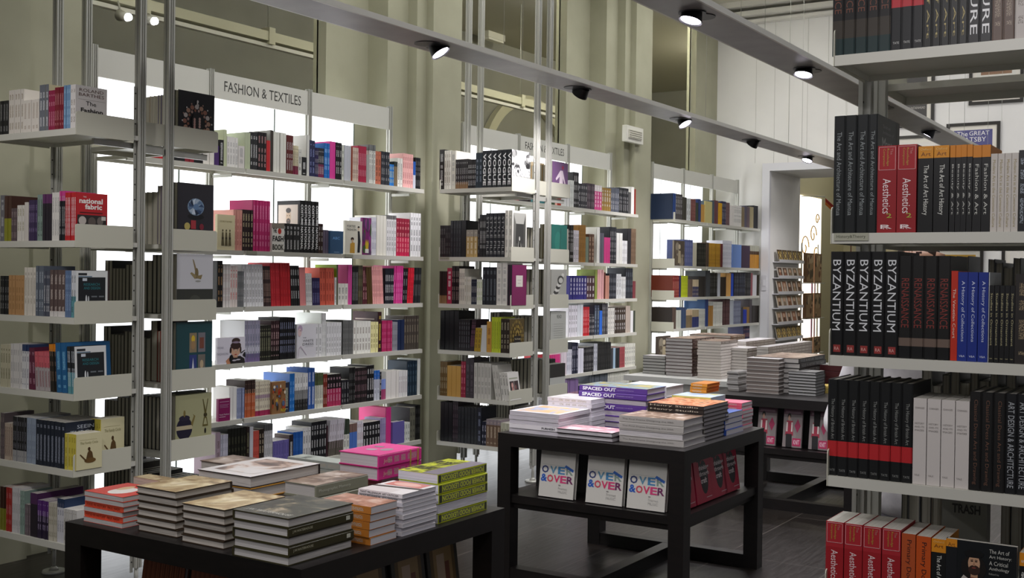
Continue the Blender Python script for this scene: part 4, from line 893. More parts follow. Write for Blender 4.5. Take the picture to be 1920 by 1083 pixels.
(2, 13.5177, 0.0414, 0.269, '5a5668', '-', ''),
(2, 13.6018, 0.0523, 0.263, '6a5860', '-', ''),
(4, 13.708, 0.0318, 0.269, 'a89c78', '-', ''),
(5, 13.8373, 0.0302, 0.293, '1c1e24', '-', ''),
]),
('W3',2,'Y',5.22,1.684,[
(1, 11.3992, 0.2806, 0.276, '8a8272', '3a342c', 'face=1 art=statue w=2'),
(5, 11.6924, 0.0499, 0.296, '5a6494', '8890b8', ''),
(3, 11.9458, 0.0341, 0.271, 'c8c4b0', '-', ''),
(8, 12.0496, 0.0327, 0.269, '1e1f1c', '606058', ''),
(3, 12.3153, 0.0297, 0.282, '5a4a40', '-', ''),
(10, 12.4059, 0.0339, 0.278, 'c8962f', 'a07018', 'cov=4a3c24'),
(2, 12.7504, 0.0377, 0.281, '6a2a30', '-', ''),
(8, 12.8269, 0.0349, 0.323, 'dcdce6', '9a9ab0', ''),
(1, 13.1104, 0.2892, 0.284, '6f8fcc', '-', 'face=1'),
(1, 13.404, 0.2892, 0.281, '3c2c44', 'd0c0c0', 'face=1'),
(11, 13.6976, 0.0322, 0.291, 'b9832f<.6/4a3420<.75/a8a898', '-', ''),
]),
('W3',3,'Y',5.22,1.333,[
(4, 11.4056, 0.0425, 0.243, '7a2624', 'c08878', 'cov=6a2a18 d=.27 w=2'),
(2, 11.5783, 0.0271, 0.24, '2a2450', '-', ''),
(4, 11.6333, 0.0443, 0.241, 'b0bd22', '8a9418', ''),
(4, 11.8132, 0.0329, 0.202, '6a5a50', '-', ''),
(4, 11.9469, 0.0425, 0.199, '3f3f60<.6/c9b898', 'c9b898', ''),
(4, 12.1197, 0.0505, 0.237, '2a2628', '-', ''),
(4, 12.3247, 0.0328, 0.306, '44484e', '-', 'cov=55595e d=.26'),
(7, 12.458, 0.0315, 0.281, '181a1a', '707070', ''),
(3, 12.682, 0.0293, 0.279, 'c0c4cc', '-', ''),
(5, 12.7714, 0.0346, 0.234, '2a1c1a', '-', ''),
(5, 12.9471, 0.0317, 0.281, 'c99a5a', '-', ''),
(2, 13.1079, 0.0412, 0.279, '2048b0', '-', ''),
(11, 13.2126, 0.0328, 0.285, '2a2c38', '606878', ''),
(6, 13.579, 0.0329, 0.295, '1f1f22', '606060', ''),
(2, 13.7796, 0.0335, 0.288, '8a4a50', '-', ''),
(4, 13.8475, 0.0339, 0.265, 'c9c8cc', '-', ''),
(2, 13.9849, 0.04, 0.265, '3a3428', '-', ''),
]),
('W3',4,'Y',5.22,0.985,[
(3, 11.4127, 0.0304, 0.238, '5a4a42', '-', 'cov=2a221e d=.25'),
(4, 11.5053, 0.0337, 0.204, 'b9bcb0', '-', ''),
(4, 11.6422, 0.0335, 0.234, '3a4a68', '-', ''),
(4, 11.7781, 0.0403, 0.202, '7a6a50<.7/c0a888', '-', ''),
(6, 11.9416, 0.0323, 0.199, '333a6a<.6/a89878', '-', ''),
(5, 12.1381, 0.0356, 0.207, 'c4c6bd', '8a8a88', ''),
(3, 12.3189, 0.0311, 0.32, '2a3f78', '-', 'cov=3a5a88 d=.27 w=2'),
(4, 12.4138, 0.0356, 0.24, 'a87c40', '-', ''),
(8, 12.5583, 0.0353, 0.282, 'd4d4cc', '8a8a80', ''),
(7, 12.8452, 0.0331, 0.314, '4a3034', '7a5a5c', ''),
(4, 13.0803, 0.0309, 0.3, 'aab0b8', '-', ''),
(7, 13.2057, 0.0346, 0.286, '6a6f84', 'a0a8b8', ''),
(2, 13.4514, 0.0375, 0.208, '3a3a44', '-', ''),
(4, 13.5276, 0.0298, 0.174, '2438a0', '-', ''),
(3, 13.6488, 0.0293, 0.205, '8a6a3c', '-', ''),
(3, 13.7493, 0.0297, 0.301, '4a4448', '-', ''),
(7, 13.8396, 0.034, 0.217, '2a2420', '-', ''),
]),
('W3',5,'Y',5.22,0.637,[
(1, 11.0036, 0.3413, 0.282, '3a2a1c', 'a88040', 'face=1 art=statue w=2'),
(6, 13.5565, 0.0347, 0.31, '2f2f50', 'c08070', ''),
]),
('R',1,'X',3.247,2.194,[
(5, 0.9957, 0.0325, 0.4, '1c3030<.12/3a342c<.25/1c1b1a', '6a3a28', 'T=RENAISSANCE w=9 d=.22'),
(3, 0.8308, 0.029, 0.4, '1a1b1c<.3/b8323a<.55/1a1b1c', 'c8c8c4', 'T=The_History_of_British_Art w=9 d=.22 foot=TATE'),
(5, 0.7426, 0.0228, 0.4, '1c1d1a', 'b0a068', 'w=9 d=.22 T=Legends_of_Art'),
(2, 0.6267, 0.0302, 0.4, '161616', 'f0f0f0', 'T=SCULPTURE w=9 d=.22'),
(2, 0.5654, 0.0282, 0.4, '5a463a', '9a8a78', 'w=9 d=.22'),
(2, 0.5081, 0.0279, 0.4, 'b9b2ac', '887f78', 'w=9 d=.22'),
]),
('R',2,'X',3.247,1.684,[
(3, 0.9859, 0.0324, 0.337, '171a1a', '8a9090', 'T=The_Art_and_Architecture_of_Mantua w=9 d=.24 hb=1'),
(1, 0.8872, 0.0252, 0.336, '171a1a', '8a9090', 'T=The_Art_and_Architecture_of_Mantua w=9 d=.24 hb=1 art=mantua'),
(2, 0.8616, 0.0541, 0.245, '8e1c22<.72/a02228', 'e8d8d8', 'T=Aesthetics w=9 d=.17 foot=R art2=companion'),
(2, 0.7507, 0.0413, 0.238, '131313<.86/d08a20', 'd8d8d0', 'T=The_Art_of_Art_History w=9 d=.17 art2=oxford'),
(4, 0.6668, 0.0145, 0.237, '131313<.86/c87c18', 'c0c0b8', 'T=Beauty_&_Art w=9 d=.17'),
(2, 0.6078, 0.0226, 0.234, '131313<.86/c87c18', 'c0c0b8', 'T=Fashion_&_Art w=9 d=.17'),
(4, 0.5619, 0.0171, 0.209, 'c2bcb4', 'a89a70', 'T=Modern_Art_in_the_Common_Culture w=9 d=.17'),
(2, 0.4923, 0.018, 0.215, '151719', '9098a0', 'w=9 d=.17'),
]),
('R',3,'X',3.247,1.333,[
(5, 0.9902, 0.0381, 0.298, '141414', 'd8dadc', 'T=BYZANTIUM w=9 d=.24 hb=1 art2=ra'),
(4, 0.7966, 0.0341, 0.286, '0f0f0f<.12/6a5a50<.2/171614', '7a2a22', 'T=RENAISSANCE w=9 d=.22'),
(1, 0.6582, 0.018, 0.245, 'b8301e', 'e8d0c0', 'w=9 d=.17 T=The_Venetian_Court'),
(3, 0.64, 0.0257, 0.242, '1c2f80', 'c8d0e8', 'w=9 d=.17 T=A_History_of_Collections foot=V&A'),
(1, 0.5618, 0.0021, 0.242, 'c8ccd0', '-', ''),
(5, 0.5597, 0.0127, 0.207, '131314', 'b0a880', 'w=9 d=.15 T=Studies_in_Ornament foot=V&A'),
(1, 0.4952, 0.0382, 0.238, '2a2624', '8a7a60', 'w=9 d=.2'),
]),
('R',4,'X',3.247,0.985,[
(8, 0.9928, 0.0295, 0.277, '161717<.2/b8282c<.36/161717', '8a8c88', 'T=The_History_of_British_Art w=9 d=.22 foot=TATE'),
(4, 0.7522, 0.0366, 0.239, 'cfc9c4', '-', 'w=9 d=.2 lines=1'),
(3, 0.6037, 0.0295, 0.267, '1a1918', '6a4a3a', 'w=9 d=.22 T=Classical_Dress_Art_and_Drawing'),
(3, 0.5137, 0.0278, 0.267, '17181a', 'a8acb0', 'w=9 d=.22 T=ART_DESIGN_&_ARCHITECTURE'),
]),
('R',5,'X',3.247,0.637,[
(4, 0.9918, 0.0527, 0.214, '9a1f26<.66/a82830', 'e8d0d0', 'T=Aesthetics w=9 d=.17 art2=companion'),
(1, 0.7777, 0.0386, 0.207, 'b05028', '4a1a10', 'T=Primary_Documents w=9 d=.18'),
(1, 0.7384, 0.0402, 0.205, 'c0501c', '2a1010', 'T=Primary_Documents w=9 d=.18'),
(1, 0.6977, 0.0391, 0.203, '171717<.82/d88a20', 'd8d8d0', 'T=The_Art_of_Art_History w=9 d=.17 art2=oxford'),
(1, 0.658, 0.1791, 0.21, '15181a', 'e8e8e4', 'w=9 face=1 art=anthology'),
(2, 0.4737, 0.0202, 0.196, '171717<.82/d88a20', 'd8d8d0', 'w=9 d=.17'),
]),
]
STACKS=[
('T1a', 0.75, 0.848, 2.293, 2.47, 2.895, 3.09, 6, '-X', {'c': 'e0583c', 'top': 'redtop', 'txt': 'orange', 'ink': '7a2010', 'hb': 0}, {'w': 'orange-spined paperback', 'pat': '2'}),
('T1b', 0.75, 0.888, 2.303, 2.54, 2.662, 2.847, 6, '+X', {'c': '3a2e22', 'top': 'sepia', 'hb': 1, 'pg': 'd8d0c4'}, {'w': 'sepia-covered hardback'}),
('T1c', 0.75, 0.865, 2.286, 2.542, 2.439, 2.625, 5, '+X', {'c': '3a2e22', 'top': 'sepia', 'hb': 1, 'pg': 'd8d0c4'}, {'w': 'sepia-covered hardback'}),
('T1d', 0.75, 0.881, 2.253, 2.527, 2.158, 2.382, 5, '-Y', {'c': '3a3620', 'top': 'olive', 'hb': 1, 'txt': 'J.W.WATERHOUSE', 'ink': 'c8c4a8', 'pg': 'd4d0cc', 'alt': 1}, {'w': 'dark olive hardback'}),
('T1e', 0.75, 0.865, 2.567, 2.698, 2.131, 2.34, 5, '-X', {'c': 'b5722c', 'top': 'orangebrown', 'hb': 0, 'pg': 'dcdade'}, {'w': 'tan-spined paperback'}),
('T1f', 0.75, 0.879, 2.712, 2.893, 2.127, 2.309, 10, '-X', {'c': 'e4dfe2', 'top': 'salmon', 'hb': 0, 'txt': 'white', 'ink': '2a2424', 'pg': 'dcdae2'}, {'w': 'white paperback'}),
('T1g', 0.75, 0.91, 2.916, 3.204, 2.14, 2.31, 5, '-Y', {'c': 'c3cc2a', 'top': 'yellow', 'hb': 0, 'txt': 'POWER_FOOD_LEXICON', 'ink': 'd0d840', 'pg': 'dcdae4', 'flip': 1, 'alt4': 1}, {'w': 'yellow paperback'}),
('T1pinkbase', 0.75, 0.83, 3.136, 3.408, 2.556, 2.772, 3, '-X', {'c': 'c87088', 'top': 'mauve', 'hb': 1, 'pg': 'd0c8cc'}, {'w': 'mauve hardback'}),
('T1pink', 0.83, 0.92, 3.05, 3.301, 2.496, 2.686, 2, '-Y', {'c': 'd8388c', 'top': 'pink', 'hb': 1, 'pg': 'd4ccd0', 'bands': 1}, {'w': 'bright pink hardback'}),
('T1face', 0.75, 0.897, 2.577, 2.911, 2.635, 2.887, 4, '+X', {'c': '2a2220', 'top': 'whiteface', 'hb': 1, 'pg': 'd8d2cc', 'oth': 'c89038'}, {'w': 'large hardback'}),
('T1grey', 0.75, 0.872, 2.688, 2.952, 2.458, 2.606, 3, '-Y', {'c': '8a8a78', 'top': 'brownart', 'hb': 1, 'txt': 'Photographic_Memory', 'ink': 'c8c8b8', 'pg': 'c8c4c0'}, {'w': 'grey-spined hardback'}),
('T1white', 0.75, 0.86, 3.11, 3.2, 2.709, 3.0, 4, '-X', {'c': '9aa09a', 'top': 'greygreen', 'hb': 0, 'pg': 'd0d0cc'}, {'w': 'pale grey paperback'}),
('T1cream', 0.75, 0.865, 2.489, 2.56, 2.881, 3.09, 3, '+X', {'c': 'b89c84', 'top': 'sepia', 'hb': 0, 'pg': 'd8c8b8'}, {'w': 'cream paperback'}),
('T1brown', 0.75, 0.88, 2.776, 2.94, 2.916, 3.1, 3, '+X', {'c': '6a5a50', 'top': 'brownart', 'hb': 1, 'pg': 'c8c0b8'}, {'w': 'brown hardback'}),
('T2a', 0.75, 0.859, 4.873, 5.2, 2.838, 3.14, 5, '-X', {'c': 'dcd8dc', 'top': 'beach', 'hb': 0, 'txt': 'FURNISH', 'ink': '303038', 'pg': 'cfcad2', 'pat': 1}, {'w': 'white paperback'}),
('T2b', 0.75, 0.796, 4.846, 5.031, 2.52, 2.839, 2, '+X', {'c': '2a2226', 'top': 'mauve', 'hb': 1, 'pg': 'c4c0c4'}, {'w': 'dark hardback'}),
('T2c', 0.75, 0.88, 4.899, 5.165, 2.176, 2.523, 4, '-X', {'c': 'a8a4a0', 'top': 'brownart', 'hb': 1, 'txt': 'The_Final_Frame_Designing_the_20th', 'ink': '6a6864', 'pg': 'cac6c8'}, {'w': 'grey hardback'}),
('T2f', 0.75, 0.924, 5.134, 5.465, 2.176, 2.484, 9, '-X', {'c': '2a2422', 'top': 'orangeart', 'hb': 1, 'txt': 'Henry_Studio_', 'ink': 'c0b8a8', 'pg': 'c8c4c8', 'X0': 5.2}, {'w': 'black-spined hardback'}),
('T2g', 0.75, 0.861, 5.416, 5.66, 2.171, 2.36, 4, '-X', {'c': '2a4a98', 'top': 'blue', 'hb': 0, 'pg': 'd2ced4'}, {'w': 'blue paperback'}),
('T2h', 0.75, 0.888, 5.707, 5.869, 2.198, 2.37, 7, '-X', {'c': 'c8506a', 'top': 'pinktop', 'hb': 0, 'pg': 'dad6da'}, {'w': 'pink-topped paperback'}),
('T2sp', 0.75, 0.965, 5.339, 5.586, 2.583, 2.995, 7, '-X', {'c': '5a3a8c', 'top': 'beach2', 'hb': 1, 'txt': 'SPACED_OUT', 'ink': 'f0f0f4', 'pg': 'c8c0c8', 'pat3': 1}, {'w': 'purple hardback'}),
('T2w', 0.75, 0.905, 5.19, 5.43, 2.826, 3.1, 7, '-X', {'c': 'd8d4dc', 'top': 'whitegrey', 'hb': 0, 'pg': 'd8d4dc'}, {'w': 'white softback'}),
('T2i', 0.75, 0.96, 5.56, 5.8, 2.572, 2.85, 4, '-X', {'c': 'cfcdd0', 'top': 'whiteplain', 'hb': 1, 'pg': 'd6d4d6'}, {'w': 'white hardback'}),
('T2j', 0.75, 0.935, 5.454, 5.66, 2.273, 2.5, 5, '-X', {'c': 'c0c070', 'top': 'bluegreen', 'hb': 0, 'pg': 'c8c8c0'}, {'w': 'pale green paperback'}),
('T2k', 0.935, 0.985, 5.628, 5.817, 2.368, 2.47, 3, '-X', {'c': 'c07a20', 'top': 'amber', 'hb': 1, 'pg': 'b87018'}, {'w': 'amber hardback'}),
('T3a', 0.75, 0.887, 7.627, 7.86, 2.97, 3.06, 11, '-X', {'c': '8c8a88', 'top': 'whitegrey', 'hb': 0, 'pg': 'd0cecb', 'ragged': 1}, {'w': 'white magazine'}),
('T3b', 0.75, 0.994, 7.602, 7.788, 2.664, 2.91, 9, '+X', {'c': 'c0bcb8', 'top': 'whitegrey', 'hb': 1, 'pg': '8a807a'}, {'w': 'wide grey hardback'}),
('T3c', 0.75, 0.914, 7.631, 7.843, 2.412, 2.615, 8, '+X', {'c': '1e1e18', 'top': 'greydark', 'hb': 1, 'pg': 'b4b4b4'}, {'w': 'black-edged hardback'}),
('T3d', 0.75, 0.998, 7.71, 8.3, 2.552, 2.891, 7, '-Y', {'c': '2a2826', 'top': 'brownart', 'hb': 1, 'pg': 'c8c4c0', 'txt': 'orange', 'ink': '909090'}, {'w': 'wide black hardback'}),
('T3e', 0.75, 0.93, 8.155, 8.4, 2.35, 2.668, 4, '-X', {'c': '4a2024', 'top': 'greydark', 'hb': 1, 'txt': 'TARTAN', 'ink': 'e0d0d0', 'pg': 'd8cfc8'}, {'w': 'maroon hardback'}),
('T3f', 0.75, 0.8, 7.898, 8.08, 2.401, 2.498, 5, '-X', {'c': 'c8b060', 'top': 'yellow', 'hb': 0, 'pg': 'b8a060'}, {'w': 'pale yellow paperback'}),
('T4a', 0.62, 0.794, 9.91, 10.12, 4.604, 4.85, 6, '+X', {'c': '2a2620', 'top': 'whitegrey', 'hb': 1, 'pg': 'c0c0bc'}, {'w': 'dark-edged hardback'}),
('T4b', 0.62, 0.976, 9.873, 10.399, 4.301, 4.589, 11, '-Y', {'c': '4a3630', 'top': 'brownart', 'hb': 1, 'pg': 'bebab8'}, {'w': 'brown-spined hardback'}),
('T4c', 0.62, 0.97, 9.789, 10.213, 3.984, 4.224, 13, '-Y', {'c': '7a7068', 'top': 'brownart', 'hb': 0, 'pg': 'd4ccc4'}, {'w': 'cream paperback'}),
('T4d', 0.62, 0.9, 10.044, 10.4, 3.828, 4.153, 10, '-Y', {'c': '7c746c', 'top': 'whitegrey', 'hb': 0, 'pg': 'd0cac4'}, {'w': 'cream paperback'}),
('T4e', 0.62, 0.945, 10.372, 11.2, 3.965, 4.156, 12, '-Y', {'c': '847a70', 'top': 'whitegrey', 'hb': 0, 'pg': 'd0cac4'}, {'w': 'cream paperback'}),
('T4f', 0.62, 0.92, 10.107, 11.4, 3.65, 3.77, 10, '-Y', {'c': '847a70', 'top': 'whitegrey', 'hb': 0, 'pg': 'd0cac4'}, {'w': 'cream paperback'}),
('T4g', 0.62, 0.985, 10.568, 10.95, 4.196, 4.651, 15, '-Y', {'c': '6a5038', 'top': 'brownart', 'hb': 1, 'pg': 'cfc8c0'}, {'w': 'brown hardback'}),
]

# ---------------- shelving ----------------
LEVELS = [2.194, 1.684, 1.333, .985, .637, .295]
ORD = ['topmost', 'second', 'third', 'fourth', 'fifth', 'sixth', 'seventh', 'eighth', 'ninth', 'tenth', 'eleventh', 'twelfth', 'thirteenth', 'fourteenth', 'fifteenth', 'sixteenth', 'seventeenth', 'eighteenth', 'nineteenth', 'twentieth']
def ordn(i):
    base = ['first'] + ORD[1:]
    if i < 20: return base[i]
    i += 1
    sfx = 'th' if 10 <= i % 100 <= 20 else {1: 'st', 2: 'nd', 3: 'rd'}.get(i % 10, 'th')
    return '%d%s' % (i, sfx)
def post_geo(bm, x, y, z0, z1, s=.038):
    h = s / 2; g = .006
    pts = [(-h, -h), (-g * 1.6, -h), (-g * 1.6, -h + g), (-g * .4, -h + g), (-g * .4, -h), (g * .4, -h), (g * .4, -h + g), (g * 1.6, -h + g), (g * 1.6, -h), (h, -h), (h, -g), (h - g, -g), (h - g, g), (h, g), (h, h), (-h, h), (-h, g), (-h + g, g), (-h + g, -g), (-h, -g)]
    prism(bm, [(x + a, y + b) for a, b in pts], z0, z1)
def strip_geo(bm, x, y, z0, z1, wd=.016, axis='x'):
    # slotted strip: mi 0 metal, mi 1 the dark holes
    box(bm, x - wd / 2, y - .003, z0, x + wd / 2, y, z1, 0)
    z = z0 + .05
    while z < z1 - .03:
        cyl(bm, (x, y - .0036, z), (x, y - .003, z), .0042, n=8, mi=1); z += .0725
DARKHOLE = flat('2a2a26', .8)
def tray_geo(bm, x0, x1, y0, zb, h=.106, t=.003):
    r = .012; pts = [(x0, zb), (x1, zb), (x1, zb + h), (x0 + r, zb + h), (x0 + r * .3, zb + h - r * .3), (x0, zb + h - r)]
    A = [bm.verts.new((x, y0, z)) for x, z in pts]; B = [bm.verts.new((x, y0 + t, z)) for x, z in pts]
    bm.faces.new(A); bm.faces.new(B[::-1])
    for i in range(len(pts)): bm.faces.new((A[i], A[(i+1) % 6], B[(i+1) % 6], B[i]))
def shelf_geo(bm, x0, x1, y0, y1, z, lip='x'):
    # folded sheet shelf: top plate with a rounded front lip and side folds
    box(bm, x0, y0, z - .004, x1, y1, z)
    if lip == 'x':
        box(bm, x0, y0, z - .03, x0 + .012, y1, z - .004); box(bm, x1 - .004, y0, z - .022, x1, y1, z - .004)
        box(bm, x0 + .012, y0, z - .022, x1 - .004, y0 + .004, z - .004); box(bm, x0 + .012, y1 - .004, z - .022, x1 - .004, y1, z - .004)
    elif lip == 'X':
        box(bm, x1 - .012, y0, z - .03, x1, y1, z - .004); box(bm, x0, y0, z - .022, x0 + .004, y1, z - .004)
        box(bm, x0 + .004, y0, z - .022, x1 - .012, y0 + .004, z - .004)
    else:
        box(bm, x0, y0, z - .03, x1, y0 + .012, z - .004); box(bm, x0, y1 - .004, z - .022, x1, y1, z - .004)
        box(bm, x0, y0 + .012, z - .022, x0 + .004, y1 - .004, z - .004); box(bm, x1 - .004, y0 + .012, z - .022, x1, y1 - .004, z - .004)
def island(X0, Y0, Y1, label, near='low'):
    """double-sided bookcase: front half faces -x, back half faces +x"""
    t = empty('bookcase', (X0, Y0, 0), label, 'bookcase', None)
    F = X0 + .348; xa, xb = X0 + .368, X0 + .54; B0, B1 = X0 + .56, X0 + .845; DY = Y1 - Y0
    fx = lambda v: v - X0
    ys = [.014, DY + .01]
    for y in ys:
        for x in (xa, xb):
            mk('post', lambda bm: post_geo(bm, fx(x), y, .12, 5.12), METAL, t)
            mk('foot', lambda bm: (cyl(bm, (fx(x), y, 0), (fx(x), y, .012), .06, .055, 28), cyl(bm, (fx(x), y, .012), (fx(x), y, .14), .01, n=12), cyl(bm, (fx(x), y, .012), (fx(x), y, .03), .025, .012, 16)), METAL, t)
        mk('slotted_strip', lambda bm: strip_geo(bm, fx(xa) - .027, y + .004, .1, 2.43), [METAL, DARKHOLE], t)
        mk('slotted_strip', lambda bm: strip_geo(bm, fx(xb) + .027, y + .004, .1, 2.43), [METAL, DARKHOLE], t)
    for k, z in enumerate(LEVELS):
        s = mk('shelf', lambda bm: shelf_geo(bm, 0, fx(F), 0, DY, z), SHELF, t)
        s2 = mk('shelf', lambda bm: shelf_geo(bm, fx(B0), fx(B1), 0, DY, z, 'X'), SHELF, t)
        for y in (-.004, DY + .001):
            mk('end_panel', lambda bm: tray_geo(bm, 0, fx(F) - .03, y, z - .03), TRAY, t)
            o = mk('end_panel', lambda bm: tray_geo(bm, 0, fx(B1) - fx(B0), y, z - .03), TRAY, t)
            o.data.transform(Matrix.Translation((fx(B1), 0, 0)) @ Matrix.Diagonal((-1, 1, 1, 1)))
            o.data.flip_normals()
        if k == 0:
            boxo('link_panel', (fx(xa) + .02, .02, z - .03, fx(xb) - .02, .023, z + .076), TRAY, t)
            mk('cross_rail', lambda bm: (box(bm, fx(F) + .02, .02, z - .075, fx(B1) - .05, .035, z - .045), box(bm, .12, .03, z - .06, fx(F) + .2, .045, z - .032)), METAL, t)
    return t
island(3.237, 4.434, 5.075, 'double-sided metal bookcase on the left, roof-high posts, white end panels')
island(6.885, 4.434, 5.075, 'double-sided metal bookcase in the middle, between the two wall units')
R = island(3.237, .325, .985, 'nearest metal bookcase, filling the right edge of the picture')
def shelf_label(parent_loc, txt, w_, h_, col='8f9086', name='shelf_label', label='', rot='X', ink='4a4c3a'):
    t = empty(name, parent_loc, label, 'shelf label')
    b = boxo('plate', (-.003, -w_, -h_, 0, 0, 0) if rot == 'X' else (0, -.003, -h_, w_, 0, 0), flat(col, .4), t, .001)
    if rot == 'X': place_text('lettering', txt, flat(ink, .5), b, (-.0035, -w_ * .08, -h_ * .75), (0, -1, 0), (0, 0, 1), w_ * .84, h_ * .5)
    elif txt: place_text('lettering', txt, flat(ink, .5), b, (w_ * .08, -.0035, -h_ * .75), (1, 0, 0), (0, 0, 1), w_ * .84, h_ * .5)
    return t
shelf_label((3.2365, .978, 1.684), 'History&Theory', .098, .022, 'a5a593', label='small grey subject label on the nearest bookcase')
shelf_label((6.8845, 5.068, 1.684), 'Photography', .09, .02, 'a5a593', label='small grey subject label on the middle bookcase')

for x_, z_ in ((5.035, 1.684), (5.955, 1.684)):
    shelf_label((x_, 5.199, z_), '', .085, .022, 'a5a593', label='small blank-looking grey label on the second shelf of the left wall unit, %s' % ('left one' if x_ < 5.5 else 'right one'), rot='Y')

def wall_unit(k, posts, x0, cuts, x1, label, head_i, ends):
    t = empty('wall_shelving', (x0, 5.5, 0), label, 'wall shelving')
    for x in posts:
        mk('post', lambda bm: (post_geo(bm, x - x0, 0, .05, 2.835, .036), box(bm, x - x0 - .012, -.024, .1, x - x0 + .012, -.018, 2.4)), METAL, t)
    for i in range(len(posts) - 1):
        a, b = posts[i] - x0 + .02, posts[i + 1] - x0 - .02
        h = boxo('header_panel', (a, -.012, 2.655, b, .004, 2.82), HEADER, t, .002)
        if i == head_i:
            place_text('header_lettering', 'FASHION & TEXTILES', flat('2c2c26', .5), h, (a + .085, -.0126, 2.708), (1, 0, 0), (0, 0, 1), .705, .066)
    xs = [x0] + cuts + [x1]
    for z in LEVELS:
        for i in range(len(xs) - 1):
            a, b = xs[i] - x0 + (.008 if i else 0), xs[i + 1] - x0 - (.008 if i < len(xs) - 2 else 0)
            mk('shelf', lambda bm: shelf_geo(bm, a, b, -.3, -.03, z, 'y'), SHELF, t)
        for e in ends:
            if e == 'l': mk('end_panel', lambda bm: box(bm, -.003, -.3, z - .03, 0, -.03, z + .076), TRAY, t, .001)
            if e == 'r': mk('end_panel', lambda bm: box(bm, x1 - x0, -.3, z - .03, x1 - x0 + .003, -.03, z + .0), TRAY, t, .001)
        for x in posts:
            if x > x0: mk('bracket', lambda bm: box(bm, x - x0 - .003, -.2, z - .05, x - x0 + .003, -.018, z - .03), METAL, t)
    return t
wall_unit(0, [4.13, 5.0, 5.9, 6.8], 4.13, [5.02, 5.94], 6.85, 'left wall shelving with lettered header, backlit in white', 1, 'r')
wall_unit(1, [7.77, 8.64, 9.54, 10.42], 7.77, [8.66, 9.56], 10.49, 'middle wall shelving with lettered header, behind the middle bookcase', 1, 'r')
wall_unit(2, [11.42, 12.26, 13.12, 13.97], 11.40, [12.29], 14.03, 'far wall shelving with plain header, beside the doorway', -1, 'lr')
for k, w_ in ((0, 'left'), (3.64, 'middle'), (7.28, 'far')):
    x = 4.16
    while x < 6.7:
        b = min(x + .845, 6.76 if k < 7 else 6.26)
        if b - x > .1:
            o = empty('lightbox', (x + k, 5.80, .03), None, 'lightbox', 'lightboxes behind the %s wall shelving' % w_)
            o['label'] = 'glowing white lightbox behind the %s wall shelving, %s from its left' % (w_, ordn(int(round((x - 4.16) / .86))))
            boxo('diffuser', (0, 0, 0, b - x, .02, 2.74), LITE, o); boxo('frame_edge', (b - x, -.002, 0, b - x + .012, .03, 2.74), flat('5d6a62', .5), o)
        x += .86

# ---------------- colour names for descriptions ----------------
NAMES = {'black': '161616', 'charcoal': '303234', 'dark grey': '4c4c4e', 'grey': '7a7a7c', 'light grey': 'a8a8aa', 'white': 'e6e6e6', 'off-white': 'd6d2c6', 'pale grey': 'c4c4c6', 'beige': 'c4bcae', 'warm grey': '9a9488', 'cream': 'e8e0b8', 'tan': 'b88c5c', 'brown': '5a3c28', 'dark brown': '3a2a20', 'maroon': '581c24', 'dark red': '8e1c26', 'red': 'c22830', 'coral': 'd0604c', 'orange': 'c87020', 'amber': 'd0a030', 'yellow': 'c8bc40', 'lime': 'b0c020', 'olive': '70682c', 'green': '4a6a40', 'dark green': '2c3a30', 'teal': '3a7a78', 'navy': '1e2844', 'blue': '1f60b8', 'mid blue': '4a6a98', 'light blue': '80a0c8', 'indigo': '2c2470', 'purple': '5a3878', 'lilac': 'a098c0', 'magenta': 'b83070', 'pink': 'e05a98', 'pale pink': 'e4a8a4', 'plum': '4a2040', 'mauve': '8a6478', 'slate': '4c5a68', 'pale green': 'c4cca8', 'grey-blue': '8c98a8'}
def cname(h):
    r = [int(h[i:i + 2], 16) for i in (0, 2, 4)]
    return min(NAMES, key=lambda n: sum((a - int(NAMES[n][i:i + 2], 16)) ** 2 for a, i in zip(r, (0, 2, 4))))
CASE = {'L': 'left bookcase', 'M': 'middle bookcase', 'W1': 'left wall unit', 'W2': 'middle wall unit', 'W3': 'far wall unit', 'R': 'nearest bookcase'}
SHN = ['', 'top shelf', 'second shelf', 'third shelf', 'fourth shelf', 'fifth shelf', 'bottom shelf']
# projected size, only used to decide which books are separate things
def shown(p0, p1, hh, k=1.0):
    def pr(p):
        d = Vector(p) - Vector((0, 0, 1.55)); return Vector((d.dot(right), d.dot(down))) / max(.3, d.dot(fwd))
    a, b = pr(p0), pr(p1)
    return abs(a.x - b.x) * hh / max(.3, (Vector(p0) - Vector((0, 0, 1.55))).dot(fwd)) * k * 1e6

SAFE = {'BYZANTIUM': 'BYZANTIUM', 'RENAISSANCE': 'RENAISSANCE', 'Aesthetics': 'Aesthetics', 'SCULPTURE': 'SCULPTURE', 'TRENCH': 'TRENCH', 'FASHION': 'FASHION', 'RED CARPET': 'RED CARPET', 'Primary Documents': 'Primary Documents',
 'The History of British Art': 'History of British Art', 'The Art and Architecture of Mantua': 'Mantua', 'The Art of Art History': 'Art History', 'Beauty & Art': 'Beauty & Art', 'Fashion & Art': 'Fashion & Art', 'Modern Art in the Common Culture': 'Modern Art',
 'A History of Collections': 'History of Collections', 'Studies in Ornament': 'Studies in Ornament'}
BOOKS = []     # every book as a record first; the ones that show largest become things
RZ90 = lambda a: Matrix.Rotation(a, 4, 'Z')
def opts(s):
    o = {}
    for p in s.split():
        k, _, v = p.partition('='); o[k] = v.replace('_', ' ') if k in 'T' or k == 'foot' else v
    return o
